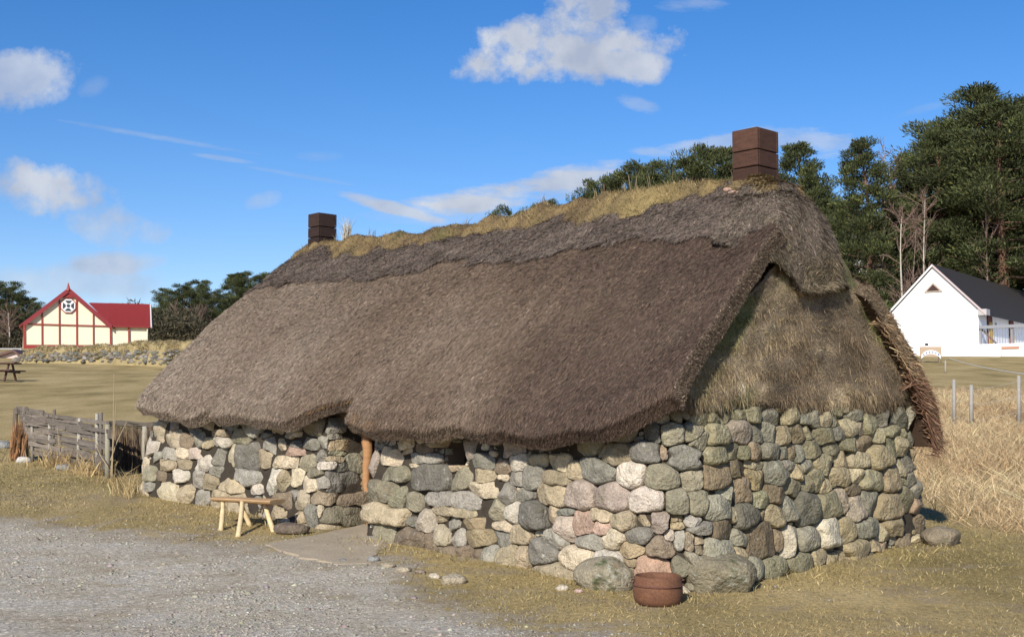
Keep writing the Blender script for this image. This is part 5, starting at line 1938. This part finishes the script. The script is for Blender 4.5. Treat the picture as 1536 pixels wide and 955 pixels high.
# low hut and picnic table at the left edge
hc = at(14, 548, 78.0)
hz_ = float(gz(hc[0], 78)) - .1
hut = empty('low_shed', (hc[0], hc[1], hz_), 'low pinkish white shed with a dark pitched roof at the left edge', 'shed')
m = MB()
q0, q1, q2 = at(-22, 541, 77.5), at(35, 537, 77.5), at(22, 527.5, 77.5)
m.poly([(q0[0], q0[1], hz_), (q1[0], q1[1], hz_), q1, q2, q0], (0, 5, 0), (.62, .50, .48))
m.build('wall', M_PAINT, hut)
m = MB()
for a_, b_ in ((q2, q1 + np.array((.3, 0, -.25))), (q2, q0 + np.array((-.4, 0, -.15)))):
    m.poly([a_ + np.array((0, -.3, 0)), b_ + np.array((0, -.3, 0)), b_ + np.array((0, -.3, .16)), a_ + np.array((0, -.3, .16))], (0, 5.6, 0), (.12, .07, .06))
m.build('roof', M_SLATE, hut)
pc = ground_at(-7, 572)
tab = empty('picnic_table', (pc[0], pc[1], float(gz(pc[0], pc[1]))), 'dark brown picnic table with attached benches at the left edge', 'picnic table')
def pl(x, y, z, hx, hy, hz2, nm, c=(.10, .055, .045), par=tab):
    m = MB(); m.box((x, y, z), (hx, 0, 0), (0, hy, 0), (0, 0, hz2), c, bev=.008)
    return m.build(nm, M_WOODH, par, local=True)
pl(0, 0, .74, .9, .38, .03, 'tabletop')
for sgy in (-1, 1): pl(0, sgy * .68, .44, .9, .14, .025, 'seat')
for sx in (-.6, .6):
    for sy in (-1, 1):
        m = MB(); m.box((sx, sy * .38, .36), (.03, 0, 0), (0, .05, 0), (0, sy * -.22, .37), (.09, .05, .04)); m.build('leg', M_WOODH, tab, local=True)
    pl(sx + .07, 0, .40, .03, .78, .05, 'crossbar')
# thin rail fence behind the shed
rf_ = empty('rail_fence', (at(10, 524, 95)[0], 95, float(gz(-38, 95))), 'thin grey rail fence standing behind the low shed', 'fence')
for px in (-20, -2, 18, 31):
    m = MB(); c = at(px, 523, 95.); zz = float(gz(c[0], 95)); m.tube([(c[0], 95, zz - .1), (c[0], 95, c[2] + .05)], .07, 5, (.45, .45, .45)); m.build('post', M_WOOD, rf_)
for dz in (0, -.45):
    m = MB(); a, b_ = at(-22, 523, 95.), at(33, 523, 95.); m.tube([a + ez * dz, b_ + ez * dz], .05, 5, (.45, .45, .45)); m.build('rail', M_WOOD, rf_)

# turf-topped stone dyke in front of the barn
def dyke():
    p0 = at(30, 540, 72.); p1 = at(330, 530, 66.)
    n = 160
    k = np.linspace(0, 1, n)
    X = p0[0] + (p1[0] - p0[0]) * k; Y = p0[1] + (p1[1] - p0[1]) * k
    pxs, _ = project(np.stack([X, Y, 0 * X + 4.5], -1))
    ty = np.interp(pxs, [30, 45, 60, 90, 120, 150, 175, 200, 230, 290, 340], [537, 526, 521, 519, 520, 518, 519, 513, 512, 511, 511])
    zt_ = np.array([at(a, b_, c)[2] for a, b_, c in zip(pxs, ty, Y)]) + .12 * fbm(np.stack([k * 40, 0 * k, 0 * k], -1), 87, 3)
    zg = gz(X, Y)
    rows, cols = [], []
    prof = [(-1.1, -.1), (-.75, .25), (-.6, .6), (-.45, .85), (-.2, 1.0), (.25, 1.0), (.6, .7), (1.0, -.1)]
    for (dy, f) in prof:
        z = zg + (zt_ - zg) * f if f > 0 else zg - .15
        rows.append(np.stack([X + .1 * vnoise(np.stack([k * 90, 0 * k + dy * 5, 0 * k], -1), 3), Y + dy + .18 * vnoise(np.stack([k * 60, 0 * k + dy * 9, 0 * k], -1), 5), z], -1))
    V_ = np.stack(rows, 1)
    g1 = np.array((.30, .24, .12)); 
    C = g1[None, None] * (1 + .4 * fbm(V_ * .8, 88, 3))[..., None]
    m = MB(); m.grid(V_, np.clip(C, .03, .5), flip=False)
    dk = empty('turf_topped_wall', (X[n // 2], Y[n // 2], zg[n // 2]), 'long low stone wall with a shaggy turf top below the red and cream barn', 'wall')
    m.build('turf', M_TURFB, dk, smooth=True)
    m = MB()
    for _ in range(260):
        q_ = rng.random(); j = int(q_ * (n - 1))
        f = rng.uniform(.05, .62)
        dy = np.interp(f, [-.1, .25, .6, .85], [-1.1, -.75, -.6, -.45])
        c = np.array((X[j], Y[j] + dy, zg[j] + (zt_[j] - zg[j]) * f))
        r = rng.uniform(.07, .16)
        V2, q2 = blob((r * 1.4, .16, r * .8), int(rng.integers(1, 9999)), res=(7, 10))
        m.add(V2 + c, q2, None, np.array(SC[keys[rng.integers(len(keys))]]) * .55)
    m.build('stones', M_STONE, dk, smooth=True)
    m = MB()
    nn = 16000
    j = rng.integers(0, n, nn); f = rng.uniform(0, 1, nn)
    dy = np.interp(f, [0, .5, 1], [-.75, -.35, .4])
    hz3 = np.interp(dy, [-1.1, -.75, -.6, -.45, -.2, .25, .6], [0, .25, .6, .85, 1, 1, .7])
    P = np.stack([X[j] + rng.uniform(-.15, .15, nn), Y[j] + dy, zg[j] + (zt_[j] - zg[j]) * hz3 - .02], -1)
    d = unit(np.stack([rng.normal(0, .4, nn), rng.normal(-.5, .4, nn), rng.normal(.2, .6, nn)], -1))
    c = np.array((.40, .325, .18))[None] * np.exp(rng.normal(0, .3, nn))[:, None]
    m.add(*blades(P, d, rng.uniform(.07, .18, nn), rng.uniform(.015, .035, nn), np.clip(c, 0, .7)))
    m.build('turf_grass', M_GRASSB, dk)


dyke()

# wire fence on the right bank
wf = empty('wire_fence', (ground_at(1455, 640)[0], ground_at(1455, 640)[1], 1.2), 'wire fence with leaning grey posts crossing the dry grass bank', 'fence')
tp_ = []
for (px, y0, y1, D, r) in ((1431, 569, 632, 27., .045), (1457, 577, 642, 27., .05), (1528, 563, 628, 27., .05), (1418, 540, 560, 58., .04), (1600, 560, 640, 26., .05)):
    a, b_ = at(px, y1, D), at(px, y0, D)
    a[2] = min(a[2], float(gz(a[0], a[1]))) - .05
    m = MB(); m.tube([a, b_], [r, r * .85], 7, (.30, .28, .25), wob=.06); m.build('post', M_WOOD, wf, smooth=True)
    tp_.append(b_)
m = MB()
def sag(a, b_, s_=.05, n=14):
    t_ = np.linspace(0, 1, n)[:, None]
    p = a * (1 - t_) + b_ * t_
    p[:, 2] -= s_ * 4 * (t_ * (1 - t_))[:, 0]
    return p
m.tube(sag(at(1424, 537, 45.), at(1546, 562, 26.), .06), .013, 5, (.70, .68, .62))
m.tube(sag(at(1546, 562, 26.), tp_[4], .03), .013, 5, (.70, .68, .62))
m.build('rope', M_PAINT, wf)
m = MB()
for dz in (-.12, -.45, -.8):
    m.tube(sag(tp_[0] + ez * dz, tp_[1] + ez * dz, .01), .003, 4, (.4, .4, .38))
    m.tube(sag(tp_[1] + ez * dz, tp_[2] + ez * dz, .02), .003, 4, (.4, .4, .38))
    m.tube(sag(tp_[2] + ez * dz, tp_[4] + ez * dz, .02), .003, 4, (.4, .4, .38))
m.build('wire', M_RUST, wf)

# ------------------------------------------------------------------ trees
def pine_mesh(seed, H=1.0, spread=.22, base=.25, ragged=.5, nb=46, tufts=150, shape='pine', leaf=.0125):
    """unit-height pine: returns trunk MB and crown MB"""
    r = np.random.default_rng(seed)
    tr, cr_ = MB(), MB()
    bendx, bendy = r.normal(0, .02), r.normal(0, .02)
    zz = np.linspace(0, .97, 12)
    pts = np.stack([bendx * np.sin(zz * 3), bendy * np.sin(zz * 2.5), zz], -1)
    tr.tube(pts, np.interp(zz, [0, .1, 1], [.020, .016, .003]), 7, (.15, .085, .055))
    CP_, CR_ = [], []
    for k in range(nb):
        z = base + (1.0 - base) * (k + r.uniform(0, 1)) / nb
        z = min(z, .985)
        f = (z - base) / (1 - base)
        if shape == 'pine': R = spread * (np.sin(np.pi * (f * .82 + .18)) ** .8) * r.uniform(1 - ragged, 1.05)
        elif shape == 'cone': R = spread * (1 - f) ** .75 * r.uniform(1 - ragged, 1.1) + .02
        else: R = spread * np.sqrt(max(0, 1 - (f * 1.7 - .75) ** 2)) * r.uniform(1 - ragged, 1.05) if abs(f * 1.7 - .75) < 1 else spread * .25
        a = k * 2.4 + r.uniform(-.5, .5)
        p0 = np.array((np.interp(z, zz, pts[:, 0]), np.interp(z, zz, pts[:, 1]), z - R * .25))
        up = r.uniform(.0, .45) * (1 if f > .3 else .4)
        p1 = p0 + np.array((math.cos(a) * R, math.sin(a) * R, R * up + R * .1))
        mid_ = (p0 + p1) / 2 + np.array((0, 0, -R * .08))
        tr.tube([p0, mid_, p1], [.0055 * (1.2 - f), .004 * (1.2 - f), .0015], 4, (.14, .085, .06), cap=False)
        nc = max(2, int(2 + R / spread * 4))
        for j in range(nc):
            t_ = r.uniform(.45, 1.05) if j else 1.0
            c = p0 * (1 - t_) ** 2 + 2 * mid_ * t_ * (1 - t_) + p1 * t_ ** 2
            c = c + r.normal(0, .018, 3) * np.array((1, 1, .6)) * (R / spread + .4)
            CP_.append(c); CR_.append(r.uniform(.030, .052) * (.7 + .5 * R / spread) * (1.3 if shape == 'round' else 1.0))
    CP_.append(pts[-1] + np.array((0, 0, .01))); CR_.append(.018)
    CP_ = np.array(CP_); CR_ = np.array(CR_)
    tot = int(tufts * len(CP_) * .95)
    idx = r.integers(0, len(CP_), tot)
    D = unit(r.normal(size=(tot, 3)))
    rad = r.random(tot) ** .45
    P = CP_[idx] + D * (rad * CR_[idx])[:, None] * np.array((1.15, 1.15, .62))
    rad_o = unit(CP_[idx] * np.array((1, 1, 0)) + 1e-6)
    dr = unit(D * .6 + rad_o * .45 + np.array((0, 0, .9)) + r.normal(0, .35, (tot, 3)))
    L_ = leaf * r.uniform(.8, 1.7, tot)
    cc = np.array((.062, .076, .028))[None] * np.exp(r.normal(0, .28, tot))[:, None]
    per = np.exp(r.normal(0, .22, len(CP_)))
    cc = cc * per[idx][:, None]
    yel = r.random(tot) > .9
    cc[yel] *= np.array((1.7, 1.35, 1.0))
    side = unit(np.cross(dr, r.normal(size=(tot, 3))))
    w = L_ * .26
    v = np.stack([P - side * (w * .35)[:, None], P + side * (w * .35)[:, None], P + dr * (L_ * .6)[:, None] + side * (w * .5)[:, None], P + dr * L_[:, None], P + dr * (L_ * .6)[:, None] - side * (w * .5)[:, None]], 1)
    kk = np.arange(tot)[:, None] * 5
    cr_.add(v.reshape(-1, 3), kk + np.array([0, 1, 2, 4]), kk + np.array([4, 2, 3]), np.repeat(cc, 5, axis=0))
    return tr, cr_


TREES = {}
defs = {'tall': dict(seed=1, spread=.20, base=.30, ragged=.45, nb=56, tufts=190, shape='pine', leaf=.0088), 'tall2': dict(seed=2, spread=.19, base=.28, ragged=.4, nb=60, tufts=190, shape='pine', leaf=.0088),
        'cone': dict(seed=3, spread=.27, base=.05, ragged=.38, nb=96, tufts=150, shape='cone', leaf=.0105), 'bush': dict(seed=4, spread=.30, base=.10, ragged=.35, nb=54, tufts=190, shape='round', leaf=.0125),
        'bush2': dict(seed=5, spread=.28, base=.05, ragged=.45, nb=54, tufts=190, shape='round', leaf=.0125), 'cone2': dict(seed=6, spread=.22, base=.10, ragged=.55, nb=50, tufts=160, shape='cone', leaf=.011), 'skirt': dict(seed=8, spread=.24, base=.02, ragged=.35, nb=70, tufts=200, shape='round', leaf=.0105)}
for k, kw in defs.items():
    TREES[k] = pine_mesh(**kw)
made = {}


def tree(px, py_top, D, kind, label, width=1.0, rz=0, group='pine trees behind the cottage'):
    topp = at(px, py_top, D)
    zg = float(gz(topp[0], D)) - .2
    H = topp[2] - zg
    o = empty('pine_tree', (topp[0], D, zg), label, 'tree', group, rz)
    if kind not in made:
        t_, c_ = TREES[kind]
        made[kind] = (t_.build('trunk', M_BARK, o, smooth=True, local=True), c_.build('crown', M_NEEDLE, o, local=True))
    else:
        for s_ in made[kind]:
            d = s_.copy(); COL.objects.link(d); d.parent = o
    o.scale = (H * width, H * width, H * .965)
    return o


R_T = [(1283, 203, 98, 'cone', 'slender pine right of the near chimney, standing clear against the sky', .95),
       (1184, 206, 118, 'cone', 'pine whose top shows immediately right of the near chimney', 1.0),
       (1216, 262, 110, 'bush2', 'short pine filling the dip between the chimney and the slender pine', .9),
       (1350, 222, 104, 'cone2', 'thin ragged pine between the slender pine and the tall stand', .8),
       (1400, 186, 100, 'tall', 'leftmost pine of the tall stand above the white house', 1.1),
       (1462, 118, 104, 'tall2', 'tallest pine, directly above the roof of the white house', 1.3),
       (1505, 138, 98, 'tall', 'broad pine just right of the tallest one', 1.4),
       (1545, 132, 107, 'tall2', 'pine cut by the right edge of the photo', 1.3),
       (1432, 165, 110, 'skirt', 'dense pine in the gap between the tall stand and the tallest pine', .95),
       (1490, 200, 116, 'skirt', 'dark pine in shade behind the broad pine', .9),
       (1585, 180, 112, 'skirt', 'dark pine beyond the right edge pine', .9),
       (1375, 290, 118, 'skirt', 'dark low pine behind the leftmost pine of the tall stand', 1.1),
       (1316, 318, 140, 'bush', 'dark low pine behind the pale house', 1.1),
       (1262, 300, 112, 'bush2', 'dark bushy pine at the gable edge of the cottage', 1.1),
       (1440, 300, 122, 'bush', 'lowest dark pine behind the white roof ridge', 1.3),
       (1520, 310, 124, 'bush2', 'low dark pine behind the right end of the white house', 1.3),
       (905, 258, 125, 'bush', 'left end pine of the row showing over the ridge', .62), (930, 262, 132, 'bush2', 'small pine second from the left over the ridge', .6),
       (968, 240, 122, 'bush2', 'wide pine in the row over the middle of the ridge', .7), (1000, 245, 130, 'bush', 'pine behind the wide one over the ridge', .6),
       (1038, 222, 118, 'bush', 'pine left of the near chimney with bare twigs before it', .65), (1082, 211, 122, 'cone', 'pine directly left of the near chimney', .85), (1060, 232, 126, 'bush2', 'lower pine filling the gap left of the near chimney', .7),
       (765, 309, 130, 'bush', 'small tree top peeping over the ridge, leftmost', .55), (822, 298, 132, 'bush2', 'small tree top peeping over the ridge beside the leftmost', .5), (795, 306, 136, 'bush', 'tiny tree top between the two small ones over the ridge', .5)]
L_T = [(-8, 420, 140, 'bush', 'dark pine cut by the left edge of the photo', 1.1), (18, 430, 138, 'bush2', 'dark pine left of the barn', 1.1), (42, 443, 142, 'bush', 'rounded dark pine touching the barn roof edge', .95), (58, 472, 145, 'bush2', 'low dark pine tucked behind the barn eave', 1.2),
       (5, 455, 132, 'skirt', 'dark pine in front of the left edge pines', 1.4),
       (250, 432, 142, 'bush2', 'pine immediately right of the barn wing', .95), (276, 425, 138, 'bush', 'second pine right of the barn wing', .9), (300, 419, 142, 'bush2', 'pointed pine midway between barn and thatch', .85),
       (322, 434, 136, 'bush', 'lower pine midway between barn and thatch', .95), (346, 407, 140, 'cone', 'open-topped pine standing above its neighbours left of the thatch', 1.1), (372, 405, 138, 'bush', 'pine against the far edge of the thatch', .9), (236, 462, 146, 'bush', 'low shrubby pine behind the barn wing', 1.2), (398, 412, 140, 'bush2', 'pine mostly hidden by the far end of the thatch', .9),
       (268, 470, 134, 'skirt', 'low dark pine on the bank right of the barn', 1.6), (315, 465, 133, 'skirt', 'low dark pine on the bank beside the thatch', 1.6), (355, 462, 135, 'skirt', 'low dark pine close against the thatch edge', 1.6)]
for k, (px, py, D, kd, lb, w) in enumerate(R_T + L_T):
    tree(px, py, D, kd, lb, w * (1.3 if k >= 16 else 1.08), rz=k * 1.3, group='pine trees behind the cottage' if k < len(R_T) else 'pine trees around the barn')


# bare birches
def birch(px, top_y, base_y, D, label, lean=0, r0=.11, seed=0, col=(.40, .365, .30)):
    r = np.random.default_rng(seed)
    b0 = at(px, base_y, D); t0 = at(px + lean, top_y, D)
    b0[2] = float(gz(b0[0], D)) - .1
    o = empty('bare_tree', b0, label, 'tree', 'bare trees beside the pines')
    m = MB()
    k = np.linspace(0, 1, 9)
    pts = b0 + (t0 - b0) * k[:, None] + np.stack([.12 * np.sin(k * 5 + seed), 0 * k, 0 * k], -1)
    m.tube(pts, np.interp(k, [0, 1], [r0, .03]), 7, col)
    m.build('trunk', M_BARK, o, smooth=True)
    m = MB()
    for _ in range(34):
        q_ = r.uniform(.3, 1); p = b0 + (t0 - b0) * q_
        L_ = r.uniform(.8, 2.4) * (1.3 - q_ * .6)
        d = unit(np.array((r.normal(0, .6), r.normal(0, .6), r.uniform(.4, 1.1))))
        p2 = p + d * L_
        m.tube([p, (p + p2) / 2 + r.normal(0, .06, 3), p2], [.035, .022, .01], 4, (.20, .14, .11), cap=False)
        for _ in range(6):
            u_ = r.uniform(.3, 1); a_ = p + (p2 - p) * u_
            d2 = unit(d + r.normal(0, .5, 3))
            m.tube([a_, a_ + d2 * r.uniform(.3, .9)], [.016, .007], 3, (.19, .125, .10), cap=False)
    m.build('branches', M_BARK, o)


birch(1351, 325, 432, 92, 'pale bare birch with a straight trunk left of the white gable', 2, .12, 1)
birch(1387, 300, 400, 93, 'second pale birch trunk rising behind the white gable', -1, .10, 2)
birch(1366, 330, 430, 95, 'thin dark bare tree between the two pale birches', 6, .06, 3, (.22, .17, .14))
birch(1322, 225, 420, 97, 'tall thin bare tree whose twigs show against the sky', 3, .08, 4, (.25, .19, .15))
birch(1338, 250, 425, 99, 'bare twiggy tree just right of the tall thin one', -3, .07, 5, (.25, .19, .15))
birch(12, 470, 530, 125, 'pale bare trunk among the dark pines at the left edge', 2, .10, 6, (.4, .36, .3))
birch(1478, 260, 470, 96, 'dark bare trunk standing in front of the tall pines', 3, .10, 7, (.17, .12, .1))
birch(262, 470, 520, 130, 'grey bare tree right of the barn wing', 4, .08, 8, (.3, .26, .22))
birch(302, 468, 520, 129, 'grey bare tree nearer the thatch', -4, .08, 9, (.3, .26, .22))


# rough scrub at the feet of the trees
def scrub(x0, x1, y0, y1, n, h, label, col):
    x = rng.uniform(x0, x1, n); y = rng.uniform(y0, y1, n)
    cl_ = np.clip(.6 + .8 * vnoise(np.stack([x * .3, y * .3, 0 * x], -1), 90), .1, 1.3)
    hh = h * cl_
    z = gz(x, y) + rng.random(n) * hh
    P = np.stack([x, y, z], -1)
    d = unit(rng.normal(size=(n, 3)) + np.array((0, 0, .6)))
    c = np.array(col)[None] * np.exp(rng.normal(0, .35, n))[:, None]
    m = MB(); m.add(*blades(P, d, rng.uniform(.3, .7, n), rng.uniform(.05, .14, n), np.clip(c, 0, .5)))
    tag(m.build('undergrowth', M_NEEDLE), label, 'undergrowth', kind='stuff')


scrub(24, 48, 97, 112, 26000, 3.2, 'brown and green undergrowth below the pines on the right', (.075, .065, .035))
scrub(-62, -25, 124, 134, 40000, 4.0, 'brown undergrowth below the pines by the barn', (.07, .062, .035))
